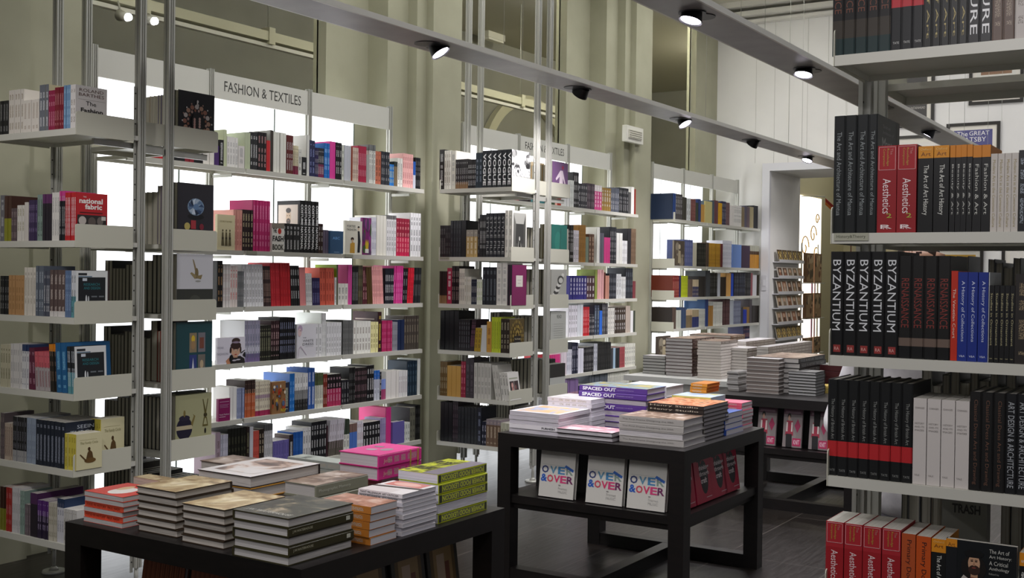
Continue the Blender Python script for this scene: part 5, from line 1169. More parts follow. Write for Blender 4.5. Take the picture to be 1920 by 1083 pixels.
for case, rn, ori, plane, z, runs in ROWS:
    prev = None; idx = 0
    rr = random.Random(case + str(rn))
    for ri, (n, pa, w_, h, seg, ink, osx) in enumerate(runs):
        o = opts(osx); col = seg.split('/')[0].partition('<')[0]
        segs = parse_seg(seg)
        big = max(zip(segs, seg.split('/')), key=lambda q: q[0][1] - q[0][0])[1].partition('<')[0]
        nm = cname(big); seed = rr.random() * 9
        hb = 'hb' in o or (h > .26 and w_ > .018)
        d = float(o.get('d', min(.21, max(.13, h * .72))))
        lean = math.radians(float(o.get('L', 0)))
        for i in range(n):
            jz = rr.uniform(-.002, .002); jy = rr.uniform(0, .004) if 'face' not in o else 0
            hh = h
            nxt = runs[ri + 1] if ri + 1 < len(runs) else None
            if 'face' in o:
                # turned so that its front cover faces the room
                W_ = w_ * n; th = .02
                if ori == 'Y': M = Matrix.Translation((pa, plane - .012 + th, z + .0005)) @ RZ90(-PI / 2); M = Matrix.Translation((0, 0, 0)) @ M
                else: M = Matrix.Translation((plane - .005 + th, pa, z + .0005)) @ RZ90(PI)
                if o.get('art') == 'forties': pass
                key = (th, round(hh, 4), round(W_, 4), seg, '-', None, False, 'd6d2c8', 0.0)
                area_ = shown((pa, plane, z) if ori == 'Y' else (plane, pa, z), (pa + W_, plane, z) if ori == 'Y' else (plane, pa - W_, z), hh, 3)
            else:
                if ori == 'Y': M = Matrix.Translation((pa + i * w_ / .985, plane + jy, z + .0005)); p1 = (pa + w_, plane, z); p0 = (pa, plane, z)
                else: M = Matrix.Translation((plane + jy, pa - i * w_ / .985, z + .0005)) @ RZ90(-PI / 2); p1 = (plane, pa - w_, z); p0 = (plane, pa, z)
                if lean:
                    # lean the book against its neighbour, keeping its lower corner on the shelf
                    cosl = math.cos(lean)
                    M = M @ Matrix.Translation((w_ if lean > 0 else 0, 0, 0)) @ Matrix.Rotation(lean, 4, 'Y') @ Matrix.Translation((-w_ if lean > 0 else 0, 0, 0))
                key = (round(w_ * .97, 4), round(hh, 4), round(d, 3), seg, ink if 'T' not in o else '-', o.get('cov'), hb, 'd2cec4', round(seed, 2))
                area_ = shown(p0, p1, hh, 1 + (.6 if 'w' in o else 0))
                if case in ('W1',) and i == 0 and 'cov' in o: area_ *= 3
                if i == n - 1 and 'art' in o: area_ *= 4
            if o.get('w') == '9' or ('face' in o and case != 'W3'): area_ += 500
            idx += 1
            kind_ = 'book'
            tt = o.get('T', '')
            if tt in SAFE and n > 1: lab = '%s of %d %s books lettered %s, %s, %s' % (ordn(i), n, nm, SAFE[tt], SHN[rn], CASE[case])
            elif tt in SAFE: lab = '%s book lettered %s, %s, %s' % (nm, SAFE[tt], SHN[rn], CASE[case])
            elif 'face' in o: lab = '%s book standing face-out, %s from left, %s, %s' % (nm, ordn(idx - 1), SHN[rn], CASE[case])
            elif n > 1: lab = '%s of %d %s books%s, %s, %s' % (ordn(i), n, nm, (', right of %s' % prev) if prev and prev != nm else ' at left end' if prev is None else '', SHN[rn], CASE[case])
            else: lab = 'single %s book%s, %s, %s' % (nm, (', right of %s' % prev) if prev and prev != nm else '', SHN[rn], CASE[case])
            alt = '%s book, %s from left on the %s of the %s' % (nm, ordn(idx - 1), SHN[rn], CASE[case])
            BOOKS.append(dict(M=M, key=key, area=area_, label=lab, alt=alt, o=o, i=i, n=n, case=case, rn=rn, ink=ink, face='face' in o, W=key[0], H=key[1], D=key[2], group='books on the %s of the %s' % (SHN[rn], CASE[case])))
            if 'face' in o: break
        prev = nm

# back halves of the two far bookcases: spines face away, so fore-edges and one cover show
BACK = {
 'L': [[(1, .03, .26, '17161a', 'brooch'), (2, .022, .26, 'a8a690'), (5, .024, .25, '6a6478'), (2, .03, .25, 'b8b4a4'), (2, .06, .25, '7a5c34')],
       [(1, .03, .31, '25232a', 'diamond'), (2, .03, .3, 'a8a890'), (4, .025, .3, '6a6070'), (3, .04, .27, '8a887c'), (2, .03, .2, '9a9a8c')],
       [(1, .035, .305, 'b8b8b4', 'bird'), (1, .03, .3, '8a8a80'), (5, .032, .3, '2a2c28'), (3, .04, .27, '2e2c26')],
       [(1, .03, .31, '17454a', 'teal'), (1, .02, .3, '4a5a64'), (6, .022, .26, '8a3a30'), (1, .05, .31, '3a2418'), (3, .04, .22, '5a5a50')],
       [(1, .04, .29, 'a3a27c', 'urn'), (2, .03, .3, '4a4a42'), (6, .03, .27, '1d1e20'), (3, .04, .26, '4a4a44')],
       [(6, .035, .2, '1c1c20'), (4, .04, .22, '2c2c2a')]],
 'M': [[(1, .03, .24, '7a5884', 'glowfig'), (2, .03, .25, 'b4b4ac'), (5, .025, .22, '9a7a3a'), (2, .04, .25, 'c0b090')],
       [(1, .04, .265, '1f6a60', 'teale'), (3, .03, .27, '6a5c2c'), (5, .03, .24, '2a2a28')],
       [(1, .04, .27, 'a8a8a0', 'curls'), (6, .035, .27, '2a2820'), (3, .04, .25, '5a5a50')],
       [(1, .03, .29, 'b8bab2', 'letter'), (2, .03, .29, '8a8c88'), (6, .035, .25, '4a4640')],
       [(1, .03, .23, '8a8c84', 'darkhalf'), (3, .02, .23, 'a8aa9c'), (6, .035, .26, '2a2a2a')],
       [(5, .035, .2, '1c1c24'), (4, .04, .22, 'c0c0c0')]]}
for cs, X in (('L', 4.07), ('M', 7.72)):
    for rn, runs in enumerate(BACK[cs]):
        if not (cs == 'L' and rn < 2): runs = runs + [(3, .03, .25, '3c3a34'), (4, .026, .23, '5c5a52'), (8, .03, .27, '2c2b28')]
        y = 4.446; idx = 0
        for r in runs:
            n, th, h, col = r[:4]; a_ = r[4] if len(r) > 4 else None
            for i in range(n):
                if y + th > 5.06: break
                d = .235 if a_ else .2
                M = Matrix.Translation((X, y, LEVELS[rn] + .0005)) @ RZ90(PI / 2)
                key = (round(th * .96, 4), h, d, col, '-', None, True, 'b0ac9c', 0.0)
                idx += 1
                BOOKS.append(dict(M=M, key=key, area=(900 if a_ else shown((X - .2, y, 0), (X - .2, y + th, 0), h, .5)), label='%s book, %s from the near end, back side, %s, %s' % (cname(col), ordn(idx - 1), SHN[rn + 1], CASE[cs]),
                    alt='', o={'artL': a_} if a_ else {}, i=i, n=1, case=cs, rn=rn, ink='-', face=False, W=key[0], H=h, D=d, group='books on the back of the %s' % CASE[cs]))
                y += th

for i in range(4):
    M = Matrix.Translation((3.408, 4.535 - i * .018, .6375)) @ RZ90(-PI / 2 + .06)
    BOOKS.append(dict(M=M, key=(.0165, .215, .14, 'c9bb4a', '8a7820', 'd6cfa6', False, 'd2cec4', 0.0), area=2500 if i == 3 else 300, label='%s of four cream storybooks behind the yellow-spined ones, left bookcase' % ordn(i), alt='', o={'art': 'circle'} if i == 3 else {}, i=i, n=4, case='L', rn=5, ink='-', face=False, W=.0165, H=.215, D=.14, group='cream storybooks on the left bookcase'))

# ---------------- stacks on the tables ----------------
WHERE = {'T1a': 'left corner of front table', 'T1b': 'front table, right of the orange stack', 'T1c': 'front table, second sepia pile', 'T1d': 'near corner of front table', 'T1e': 'front table, beside the olive pile', 'T1f': 'front table, beside the yellow pile', 'T1g': 'right corner of front table',
 'T1pinkbase': 'under the bright pink books', 'T1pink': 'behind the white paperbacks', 'T1face': 'middle of front table', 'T1grey': 'front table, behind the tan paperbacks', 'T1white': 'back of front table, left of pink', 'T1cream': 'back left of front table', 'T1brown': 'back edge of front table',
 'T2a': 'left corner of second table', 'T2b': 'second table, low pile right of white pile', 'T2c': 'near corner of second table', 'T2f': 'second table, behind the grey pile', 'T2g': 'right side of second table', 'T2h': 'right corner of second table', 'T2sp': 'middle of second table', 'T2w': 'second table, left of purple pile', 'T2i': 'second table, right of purple pile', 'T2j': 'second table, under the amber books', 'T2k': 'back of second table',
 'T3a': 'left end of third table', 'T3b': 'middle of third table', 'T3c': 'third table, right of wide grey pile', 'T3d': 'back of third table', 'T3e': 'far right of third table', 'T3f': 'right side of third table',
 'T4a': 'left end of white plinth', 'T4b': 'tall pile on white plinth', 'T4c': 'white plinth, right of brown pile', 'T4d': 'white plinth, lower cream pile', 'T4e': 'white plinth, back right', 'T4f': 'white plinth, far right', 'T4g': 'back of white plinth'}
TOPS = {
 'sepia': [('n', [(.3, '5c4a34'), (.45, 'a88f68'), (.6, 'd8c8a0'), (.75, 'efe4c8')], 6), ('t', 'THE ORIENTALISTS', .35, .42, .55, .07, 'e8dcc0')],
 'olive': [('n', [(.3, '1c1e18'), (.5, '34362c'), (.62, '6a6450'), (.75, 'b8a890')], 7), ('t', 'J.W. WATERHOUSE', .1, .07, .8, .09, 'c8c8c0')],
 'redtop': [('n', [(.35, 'c8342a'), (.6, 'd8483c')], 4), ('e', .6, .55, .3, .22, 'e8e2dc'), ('e', .4, .4, .2, .1, 'd8b890')],
 'orangebrown': [('n', [(.3, '6a4c40'), (.5, 'b07860'), (.7, 'd8b8a8')], 9)],
 'salmon': [('r', 0, 0, 1, 1, 'e4dfe0'), ('r', .0, .3, .35, 1, 'd8d0d0'), ('p', [(.5, 0), (.62, 0), (.5, 1), (.38, 1)], '3a2e2c'), ('p', [(.62, .1), (1, .1), (1, .9), (.6, .9)], 'd08078'), ('e', .8, .5, .14, .3, 'e8b8ac')],
 'yellow': [('n', [(.4, 'c8d030'), (.5, 'a8b020'), (.6, '5a5230')], 14), ('r', 0, 0, .4, 1, '7a7280'), ('t', 'POWER FOOD', .45, .6, .5, .2, '3a3a20'), ('t', 'LEXICON', .45, .2, .5, .2, '3a3a20')],
 'mauve': [('n', [(.35, 'a86a80'), (.5, 'c8a0a8'), (.65, 'e4d4d8')], 6)],
 'pink': [('n', [(.4, 'd8388c'), (.62, 'e04c98')], 3), ('e', .35, .5, .12, .12, '9a8a92'), ('e', .6, .62, .12, .08, 'b0a0a8'), ('e', .7, .35, .12, .06, '8a7a84')],
 'whiteface': [('n', [(.4, 'dcd8d6'), (.6, 'e6e2e0')], 3), ('n3', [(.36, '3f3432'), (.45, '7a665e'), (.5, 'b89c8c'), (.56, 'ddd0c8'), (.62, 'e4e0de')], 3.2)],
 'brownart': [('n', [(.3, '3c2e28'), (.45, '7a6252'), (.58, 'a89484'), (.72, 'd8ccc4')], 8)],
 'greygreen': [('n', [(.3, '8a948c'), (.6, 'b0b8b0'), (.75, 'cfd4cc')], 4), ('t', 'LANDSCAPE', .1, .7, .6, .12, '5a625c')],
 'beach': [('r', 0, 0, 1, 1, 'e0dee2'), ('r', .05, .06, .95, .94, 'c8c4d0'), ('n2', [(.3, 'd89a50'), (.5, 'd8b890'), (.6, '98a8c8'), (.75, 'c0c8dc')], 5)],
 'beach2': [('n', [(.3, '4a6aa0'), (.45, '88a0b8'), (.55, '8a8a58'), (.7, 'c8b878')], 5)],
 'orangeart': [('n', [(.3, '3a2218'), (.45, 'b05a28'), (.56, 'd8a078'), (.7, '4a3a30')], 11), ('t', 'Henry Studio Retrospect', .05, .08, .5, .08, 'd8c8b8')],
 'blue': [('r', 0, 0, 1, 1, '3a5aa0')], 'pinktop': [('r', 0, 0, 1, 1, 'd06880'), ('r', .1, .7, .7, .75, 'e8c8d0')],
 'whitegrey': [('n', [(.35, 'b8b4b4'), (.6, 'dcdadc')], 5)], 'whiteplain': [('r', 0, 0, 1, 1, 'dcdcde')],
 'bluegreen': [('n', [(.35, '5a8ac0'), (.5, 'b8c8d8'), (.62, 'b0b050')], 3)], 'amber': [('r', 0, 0, 1, 1, 'b87020')],
 'greydark': [('n', [(.35, '4a4a48'), (.6, '8a8a88')], 5), ('t', 'LIGHT AND DARK', .1, .6, .7, .1, 'c8c8c8')],
}
def top_art(parent, key, W, D, T):
    """printed cover on the upper face of a book lying flat (local frame of the upright book)"""
    # upper face is x = T ; reading runs along +y (spine left) and up is +z
    shapes = TOPS[key]
    for k, s in enumerate(shapes):
        if s[0] in ('n', 'n2', 'n3'):
            mt = noisy('cover_' + key + s[0], s[1], s[2] * 1.6, rough=.32, distort=1.2)
            a = {'n': .0, 'n2': .08, 'n3': .13}[s[0]]
            bm = bmesh.new()
            x = T + (.0002 if s[0] == 'n' else .0008)
            vv = [bm.verts.new(p) for p in ((x, a * D + .0005, a * W), (x, D * (1 - a), a * W), (x, D * (1 - a), W * (1 - a)), (x, a * D + .0005, W * (1 - a)))]
            bm.faces.new(vv); me = bpy.data.meshes.new('cover_art'); bm.to_mesh(me); bm.free(); link('cover_art', me, mt, parent)
    rest = [s for s in shapes if s[0] not in ('n', 'n2', 'n3')]
    if rest: art(parent, rest, D, W, (T + .0003, 0, 0), (0, 1, 0), (0, 0, 1))
AX = {'-X': ((1, 0, 0), (0, 1, 0)), '+X': ((-1, 0, 0), (0, -1, 0)), '-Y': ((0, 1, 0), (-1, 0, 0)), '+Y': ((0, -1, 0), (1, 0, 0))}
for nm, zb, zt, X0, X1, Y0, Y1, n, spine, c, ex in STACKS:
    rr = random.Random(nm); th = (zt - zb) / n
    for i in range(n):
        sp = spine
        if c.get('alt') and i % 2 == 0: sp = '+Y'
        if c.get('alt4') and i == 1: sp = '+Y'
        if c.get('pat') and False: pass
        if nm == 'T1a' and i in (0, 2, 4, 5): sp = '+X'
        if nm == 'T2a' and i != 1: sp = '+X'
        if nm == 'T2sp' and i in (0, 1, 2, 4): sp = '+X'
        if nm == 'T2c' and i == 1: sp = '+X'
        if nm == 'T3a' and i % 3: sp = '+X'
        if nm == 'T4c' and i < n - 1: sp = '+X'
        if nm in ('T1f',) and i < n - 2: sp = '+Y' if i % 2 else '-X'
        jx, jy = rr.uniform(-.004, .004), rr.uniform(-.004, .004)
        if c.get('ragged'): jx, jy = rr.uniform(-.01, .01), rr.uniform(-.01, .01)
        ydir, zdir = AX[sp]
        sx, sy = X1 - X0 - .008, Y1 - Y0 - .008
        D_, H_ = (sx, sy) if sp[1] == 'X' else (sy, sx)
        org = {'-X': (X0, Y0), '+X': (X0 + sx, Y0 + sy), '-Y': (X0 + sx, Y0), '+Y': (X0, Y0 + sy)}[sp]
        M = Matrix.Identity(4)
        for r_ in range(3):
            M[r_][0] = (0, 0, 1)[r_]; M[r_][1] = ydir[r_]; M[r_][2] = zdir[r_]
        M.translation = (org[0] + .004 + jx, org[1] + .004 + jy, zb + i * th + .0002)
        col = c['c']
        if 'oth' in c and i < n - 1: col = c['oth']
        key = (round(th * (.985 if c['hb'] else .95), 4), round(H_, 4), round(D_, 4), col, '-' if sp != spine or 'txt' in c else 'aaa498', None, bool(c['hb']), c.get('pg','d0ccc8'), 0.0)
        a = shown((X0, Y1, zb), (X1, Y0, zb), th, 1.0)
        if i == n - 1: a *= 4
        if nm[:2] in ('T1', 'T2'): a += 60
        pos = 'only' if n == 1 else 'topmost' if i == n - 1 else 'lowest' if i == 0 else ordn(n - 1 - i) + ' down'
        lab = '%s, %s of %d, %s' % (ex['w'], pos, n, WHERE[nm])
        BOOKS.append(dict(M=M, key=key, area=a, label=lab, alt='', o={}, i=i, n=n, case=nm, rn=0, ink=c.get('ink', '-'), face=False, W=key[0], H=key[1], D=key[2],
                          group='stack of books, ' + WHERE[nm], stack=dict(top=c['top'] if i == n - 1 else None, txt=c.get('txt') if sp == spine else None, flip=c.get('flip'), bands=c.get('bands'))))
# standing display copies on the table shelves
def display(face, along, z0, items, plane, W_, H_, akey, col, what, tilt=8, th=.018, thick_n=1):
    for i, a in enumerate(items):
        # leaning back slightly against the divider
        if face == '-X': M = Matrix.Translation((plane, a, z0 + .004)) @ RZ90(PI) @ Matrix.Rotation(math.radians(-tilt), 4, 'Y') @ Matrix.Translation((-th, 0, 0))
        else: M = Matrix.Translation((a, plane, z0 + .004)) @ RZ90(-PI / 2) @ Matrix.Rotation(math.radians(-tilt), 4, 'Y') @ Matrix.Translation((-th, 0, 0))
        key = (th, H_, W_, col, '-', None, True, 'cfccc6', 0.0)
        BOOKS.append(dict(M=M, key=key, area=2000, label='%s, %s from left' % (what, ordn(i)), alt='', o={}, i=0, n=1, case='D', rn=0, ink='-', face=True, W=th, H=H_, D=W_, group=what, art=akey))
display('-X', 'y', .441, [2.945, 2.675, 2.45], 4.86, .2, .25, 'overover', 'b8b6b0', 'white cover with coloured capitals, shelf of second table', 7, .03)
display('-Y', 'x', .441, [4.90, 5.11, 5.30, 5.47], 2.19, .195, .245, 'craft', 'a81c3c', 'crimson cover with black twist, shelf of second table')
display('-X', 'y', .411, [2.96, 2.76, 2.58, 2.40], 7.44, .13, .262, 'argyle', '8f8484', 'cover with a figure in red knitwear, third table shelf')
display('-X', 'y', .411, [2.90, 2.68], 2.35, .19, .262, 'woodgrain', '7a4030', 'reddish wood-patterned cover, shelf of front table')
display('-Y', 'x', .411, [2.60, 2.80, 2.985], 2.21, .17, .285, 'goldframe', '2c2b28', 'dark cover with gilt frame picture, shelf of front table')

BOOKS.sort(key=lambda b: -b['area'])
NB = 300
used = {}
rest = [b for b in BOOKS[NB:]]
DARKTXT = {}
for b in BOOKS[:NB]:
    lab = b['label']
    if lab in used and b['alt']: lab = b['alt']
    k = 1
    while lab in used:
        k += 1; lab = b['label'] + ', copy %d' % k
    used[lab] = 1
    t = make_book(b['M'], b['key'], lab, b['group'])
    W_, H_, D_ = b['W'], b['H'], b['D']; o = b['o']
    cov = [c for c in t.children if c.name.startswith('cover')][0]
    if 'T' in o:
        s = o['T']; mt = flat(b['ink'], .5)
        lo, up = (.06, .92)
        if o.get('art2') == 'ra': lo = .24
        if 'foot' in o: lo, up = .22, .9
        if s == 'Aesthetics': lo, up = .22, .62
        if b['key'][3].startswith('131313') or b['key'][3].startswith('171717'): lo, up = .2, .78
        if s.startswith('The Art and Arch'): lo, up = .15, .86
        if 'British' in s: lo, up = .38, .8
        if s == 'RENAISSANCE': lo, up = .3, .78
        if 'Venetian' in s: lo, up = .25, .8
        big = s.isupper()
        me, w0, h0 = text_mesh(s, mt)
        hh_ = min(W_ * (.62 if big else .42), H_ * (up - lo) / w0 * h0 * 1.35)
        place_text('spine_title', s, mt, t, (W_ / 2 - hh_ / 2, -.0008 + 0, H_ * up), (0, 0, -1), (1, 0, 0), H_ * (up - lo), hh_, bold=.025 if s in ('VOGUE', 'COSTUME NATIONAL', 'TRENCH', 'FASHION') else 0.0)
        if 'foot' in o: place_text('publisher_mark', o['foot'], mt, t, (W_ * .2, -.0008, H_ * .045), (1, 0, 0), (0, 0, 1), W_ * .6, W_ * .22)
    if o.get('art2') == 'companion':
        bm = bmesh.new()
        x0, x1, z0, z1 = W_ * .06, W_ * .94, H_ * .72, H_ * .985; q = .0009
        for a_ in ((x0, z0, x1, z0 + q), (x0, z1 - q, x1, z1), (x0, z0, x0 + q, z1), (x1 - q, z0, x1, z1)): box(bm, a_[0], -.0009, a_[1], a_[2], -.0003, a_[3])
        link('label_frame', done(bm, 'label_frame'), flat('e0b8b8', .5), t)
        for j, s in enumerate(('The', 'Routledge', 'Companion')):
            place_text('spine_subtitle', s, flat(('c08078', 'b8983c', 'b8983c')[j], .5), t, (W_ * (.66 - .2 * j), -.0009, H_ * .965), (0, 0, -1), (1, 0, 0), H_ * (.07, .2, .2)[j], W_ * .14)
        place_text('edition_number', '2', flat('a8b040', .5), t, (W_ * .5, -.0009, H_ * .17), (1, 0, 0), (0, 0, 1), W_ * .28, H_ * .05)
        place_text('publisher_mark', 'R', flat('d8c0c0', .5), t, (W_ * .35, -.0009, H_ * .04), (1, 0, 0), (0, 0, 1), W_ * .24, H_ * .045)
    if o.get('art2') == 'oxford':
        place_text('spine_subtitle', 'Art', flat('7a4410', .5), t, (W_ * .18, -.0009, H_ * .885), (1, 0, 0), (0, 0, 1), W_ * .64, H_ * .045)
        place_text('spine_subtitle', 'Oxford', flat('e8c070', .5), t, (W_ * .14, -.0009, H_ * .95), (1, 0, 0), (0, 0, 1), W_ * .72, H_ * .028)
    if o.get('art2') == 'ra':
        sq = boxo('publisher_mark', (W_ * .3, -.0009, H_ * .03, W_ * .85, -.0003, H_ * .1), flat('8c2c28', .5), t)
        place_text('mark_lettering', 'RA', flat('d8a8a0', .5), sq, (W_ * .38, -.0011, H_ * .05), (1, 0, 0), (0, 0, 1), W_ * .36, H_ * .03)
    if o.get('lines'):
        for j, s in enumerate(('CHANGES', 'HISTORY', 'AND ITS', 'IMAGES', 'YALE')):
            place_text('spine_title', s, flat('8a8480', .5), t, (W_ * .12, -.0009, H_ * (.88, .7, .66, .62, .1)[j]), (1, 0, 0), (0, 0, 1), W_ * (.7 if j < 4 else .4), H_ * .02)
    if b['face']:
        k_ = b.get('art') or o.get('art')
        if k_ in ART: art(t, ART[k_], D_, H_, (W_ + .0003, 0, 0), (0, 1, 0), (0, 0, 1))
    elif 'art' in o and o['art'] in ART:
        k_ = o['art']
        if b['case'] == 'W1':
            if b['i'] == 0: art(t, ART[k_], D_, H_, (-.0003, D_, 0), (0, -1, 0), (0, 0, 1))
        elif b['i'] == b['n'] - 1: art(t, ART[k_], D_, H_, (W_ + .0003, 0, 0), (0, 1, 0), (0, 0, 1))
    if 'artL' in o: art(t, ART[o['artL']], D_, H_, (-.0003, D_, 0), (0, -1, 0), (0, 0, 1))
    st_ = b.get('stack')
    if st_:
        if st_['top']: top_art(t, st_['top'], H_, D_, W_)
        if st_['txt']:
            s = st_['txt'].replace('_', ' '); mt = flat(b['ink'], .5)
            if s == 'orange': s = 'FOOD IN HISTORY  PAUL NASH'
            if s == 'white': s = 'PAINT MILLENNIUM  ART CRITICISM'
            Lh = H_ * .86; hh_ = W_ * .55
            if s == 'SPACED OUT': Lh, hh_ = H_ * .5, W_ * .6
            if s == 'FURNISH': Lh, hh_ = H_ * .26, W_ * .5
            if 'WATERHOUSE' in s: Lh, hh_ = H_ * .3, W_ * .34
            if 'Final' in s: Lh, hh_ = H_ * .8, W_ * .3
            if 'Photographic' in s: Lh, hh_ = H_ * .6, W_ * .3
            if s == 'TARTAN': Lh, hh_ = H_ * .3, W_ * .4
            y_ = -.0009
            if st_['flip']:
                place_text('spine_title', s, mt, t, (W_ / 2 + hh_ / 2, y_, H_ * .07), (0, 0, 1), (-1, 0, 0), Lh, hh_, bold=.02)
                mk('spine_panel', lambda bm: (box(bm, W_ * .14, -.0007, H_ * .06, W_ * .86, -.0003, H_ * .93)), flat('6c6e54', .5), t)
                for q0, q1 in ((.94, .99), (.01, .05)): boxo('spine_emblem', (W_ * .1, -.0010, H_ * q0, W_ * .9, -.0004, H_ * q1), flat('34382c', .5), t)
            else:
                z1 = H_ * .95 if s != 'FURNISH' else H_ * .34
                place_text('spine_title', s, mt, t, (W_ / 2 - hh_ / 2, y_, z1), (0, 0, -1), (1, 0, 0), Lh, hh_, bold=.03 if s in ('SPACED OUT', 'FURNISH', 'TARTAN') else 0.0)
                if s == 'SPACED OUT': place_text('spine_subtitle', 'RADICAL ENVIRONMENTS OF THE PSYCHEDELIC SIXTIES', flat('b8a8d0', .5), t, (W_ * .42, y_, H_ * .43), (0, 0, -1), (1, 0, 0), H_ * .24, W_ * .16)
                if 'WATERHOUSE' in s: mk('publisher_mark', lambda bm: box(bm, W_ * .3, -.0009, H_ * .06, W_ * .75, -.0003, H_ * .12), flat('c8c8b8', .5), t)
        if st_['bands']:
            for q in (.07, .25): boxo('gilt_band', (0, -.0009, H_ * q, W_, -.0002, H_ * (q + .03)), flat('c8a050', .4, .3), t)
            place_text('spine_title', 'Jette', flat('d8b0a0', .5), t, (W_ * .25, -.0009, H_ * .9), (0, 0, -1), (1, 0, 0), H_ * .2, W_ * .4)
bm = bmesh.new(); lay = layers(bm)
for b in rest:
    w_, h, d, seg, ink, cov, hb, pg, seed = b['key']
    book_geo(bm, lay, b['M'], w_, h, d, seg, ink, cov, hb, pg, 'all', seed)
bmesh.ops.recalc_face_normals(bm, faces=bm.faces)
me = bpy.data.meshes.new('shelved_books'); bm.to_mesh(me); bm.free()
o = link('shelved_books', me, [BOOKM, PAGEM])
tag(o, 'the many small far books filling the remaining shelves and piles', 'books', None, 'stuff')

# ---------------- tables ----------------
def table(X0, X1, Y0, Y1, label, zs=.40):
    t = empty('display_table', (X0, Y0, 0), label, 'table')
    W_, D_ = X1 - X0, Y1 - Y0; s = .078
    boxo('tabletop', (0, 0, .685, W_, D_, .75), DARKW, t, .002)
    for x in (0, W_ - s):
        for y in (0, D_ - s):
            boxo('leg', (x, y, 0, x + s, y + s, .685), DARKW, t, .002)
    boxo('lower_shelf', (.012, .012, zs, W_ - .012, D_ - .012, zs + .04), DARKW, t, .002)
    boxo('shelf_apron', (.03, .03, zs - .03, W_ - .03, D_ - .03, zs), DARKW, t, .002)
    mk('centre_divider', lambda bm: (box(bm, .28, W_ * .3, zs + .04, .34, D_ - .06, .68), box(bm, .12, .28, zs + .04, W_ - .1, .32, .68)), flat('0f0d0d', .6), t)
    for x in (0, W_ - s): boxo('floor_rail', (x + .004, s, 0, x + s - .004, D_ - s, .07), DARKW, t, .002)
    boxo('stretcher', (s, D_ / 2 - .035, 0, W_ - s, D_ / 2 + .035, .07), DARKW, t, .002)
    return t
table(2.255, 3.26, 2.11, 3.125, 'black-stained display table in the left foreground, covered with book piles', .37)
table(4.81, 5.85, 2.13, 3.16, 'black-stained display table in the centre with a purple pile on top')
table(7.34, 8.45, 2.05, 3.10, 'black-stained display table farther back, right of centre', .37)
t = empty('white_plinth', (9.62, 3.3, 0), 'low white plinth loaded with tall book piles in front of the far shelving', 'plinth')
boxo('plinth_top', (0, 0, .57, 2.0, 1.6, .62), flat('c9cac6', .5), t, .003); boxo('plinth_body', (.06, .06, 0, 1.94, 1.54, .57), flat('b8b8b4', .6), t, .003)

# ---------------- light rails and spotlights ----------------
LENS = flat('f4ecff', .3, 0, 9)
def rail(y0, label):
    t = empty('light_rail', (0, y0, 2.85), label, 'light rail')
    boxo('underside', (-1, 0, 0, 13.9, .25, .012), RAILM, t, .002)
    boxo('side_profile', (-1, -.012, 0, 13.9, 0, .03), flat('b9b7ae', .4, .2), t, .003)
    boxo('side_profile', (-1, .25, 0, 13.9, .262, .03), flat('b9b7ae', .4, .2), t, .003)
    boxo('cable_tray', (-1, .02, .012, 13.9, .23, .03), flat('55564e', .6), t)
    for x in (0.6, 3.1, 6.0, 8.9, 11.4, 13.4):
        mk('suspension_wire', lambda bm: (cyl(bm, (x, .06, .03), (x, .06, 2.26), .0015, n=6), cyl(bm, (x, .2, .03), (x, .2, 2.26), .0015, n=6)), METAL, t)
    return t
rail(3.735, 'long brushed rail of spotlights, passing in front of the wall shelving')
rail(2.155, 'long brushed rail of spotlights nearer the ceiling corner, upper right')
def spot(x, y, aim, label, side=1, power=70):
    t = empty('spotlight', (x, y, 2.85), label, 'spotlight', 'spotlights set into the rails')
    d = (Vector(aim) - Vector((x, y, 2.82))).normalized()
    mk('recess_ring', lambda bm: (cyl(bm, (-.1 * side, 0, -.004), (-.1 * side, 0, .004), .075, .075, 24), cyl(bm, (0, 0, -.006), (0, 0, .002), .068, .068, 24)), BLACK, t)
    c0 = Vector((0, 0, -.012)); c1 = c0 + d * .034
    mk('lamp_housing', lambda bm: (cyl(bm, c0 - d * .03, c1, .044, .058, 24, caps=False), cyl(bm, c0 - d * .03, c0 - d * .029, .044, .044, 24), cyl(bm, c0 + d * .016, c0 + d * .018, .05, .05, 24)), BLACK, t)
    mk('lens', lambda bm: cyl(bm, c0 + d * .022, c0 + d * .028, .050, .051, 24), LENS, t)
    mk('spring_clip', lambda bm: [cyl(bm, (-.1 + k * .09, .02, .03), (-.06 + k * .09, .05, .05), .004, n=6) for k in range(3)], BLACK, t)
    mk('transformer', lambda bm: box(bm, .05, -.02, .03, .13, .03, .05), BLACK, t, .003)
    l = bpy.data.lights.new('spot_beam', 'SPOT'); l.energy = power; l.color = (1, .95, 1); l.spot_size = math.radians(95); l.spot_blend = .8; l.shadow_soft_size = .05
    lo = bpy.data.objects.new('spot_beam', l); C.objects.link(lo); lo.parent = t; lo.location = c1 + d * .02
    lo.rotation_euler = d.to_track_quat('-Z', 'Y').to_euler()
AIM1 = {5.2: (5.6, 2.6, .8), 6.88: (7.3, 5.2, 1.2), 8.6: (8.4, 2.6, .8), 10.2: (10.6, 5.2, 1.2), 11.8: (11.0, 4.2, .9), 3.5: (4.9, 2.7, .7), 1.8: (3.0, 4.8, 1.3), .1: (2.2, 2.7, .75), 13.4: (14, 4.6, 1.2)}
AIM2 = {5.14: (4.6, 2.6, .8), 6.84: (6.2, 2.4, .7), 8.6: (8.0, 2.6, .8), 10.2: (10.0, 3.5, .7), 3.4: (4.8, 2.5, .6), 1.7: (2.6, 2.6, .75), 11.9: (12, 1, 0)}
for A_, y_ in ((AIM1, 3.86), (AIM2, 2.27)):
    for x in [k for k in A_ if k < 4 or k > 12 or (A_ is AIM2 and k > 11)]: unseen_spot((x, y_, 2.8), A_.pop(x), 58, 95)
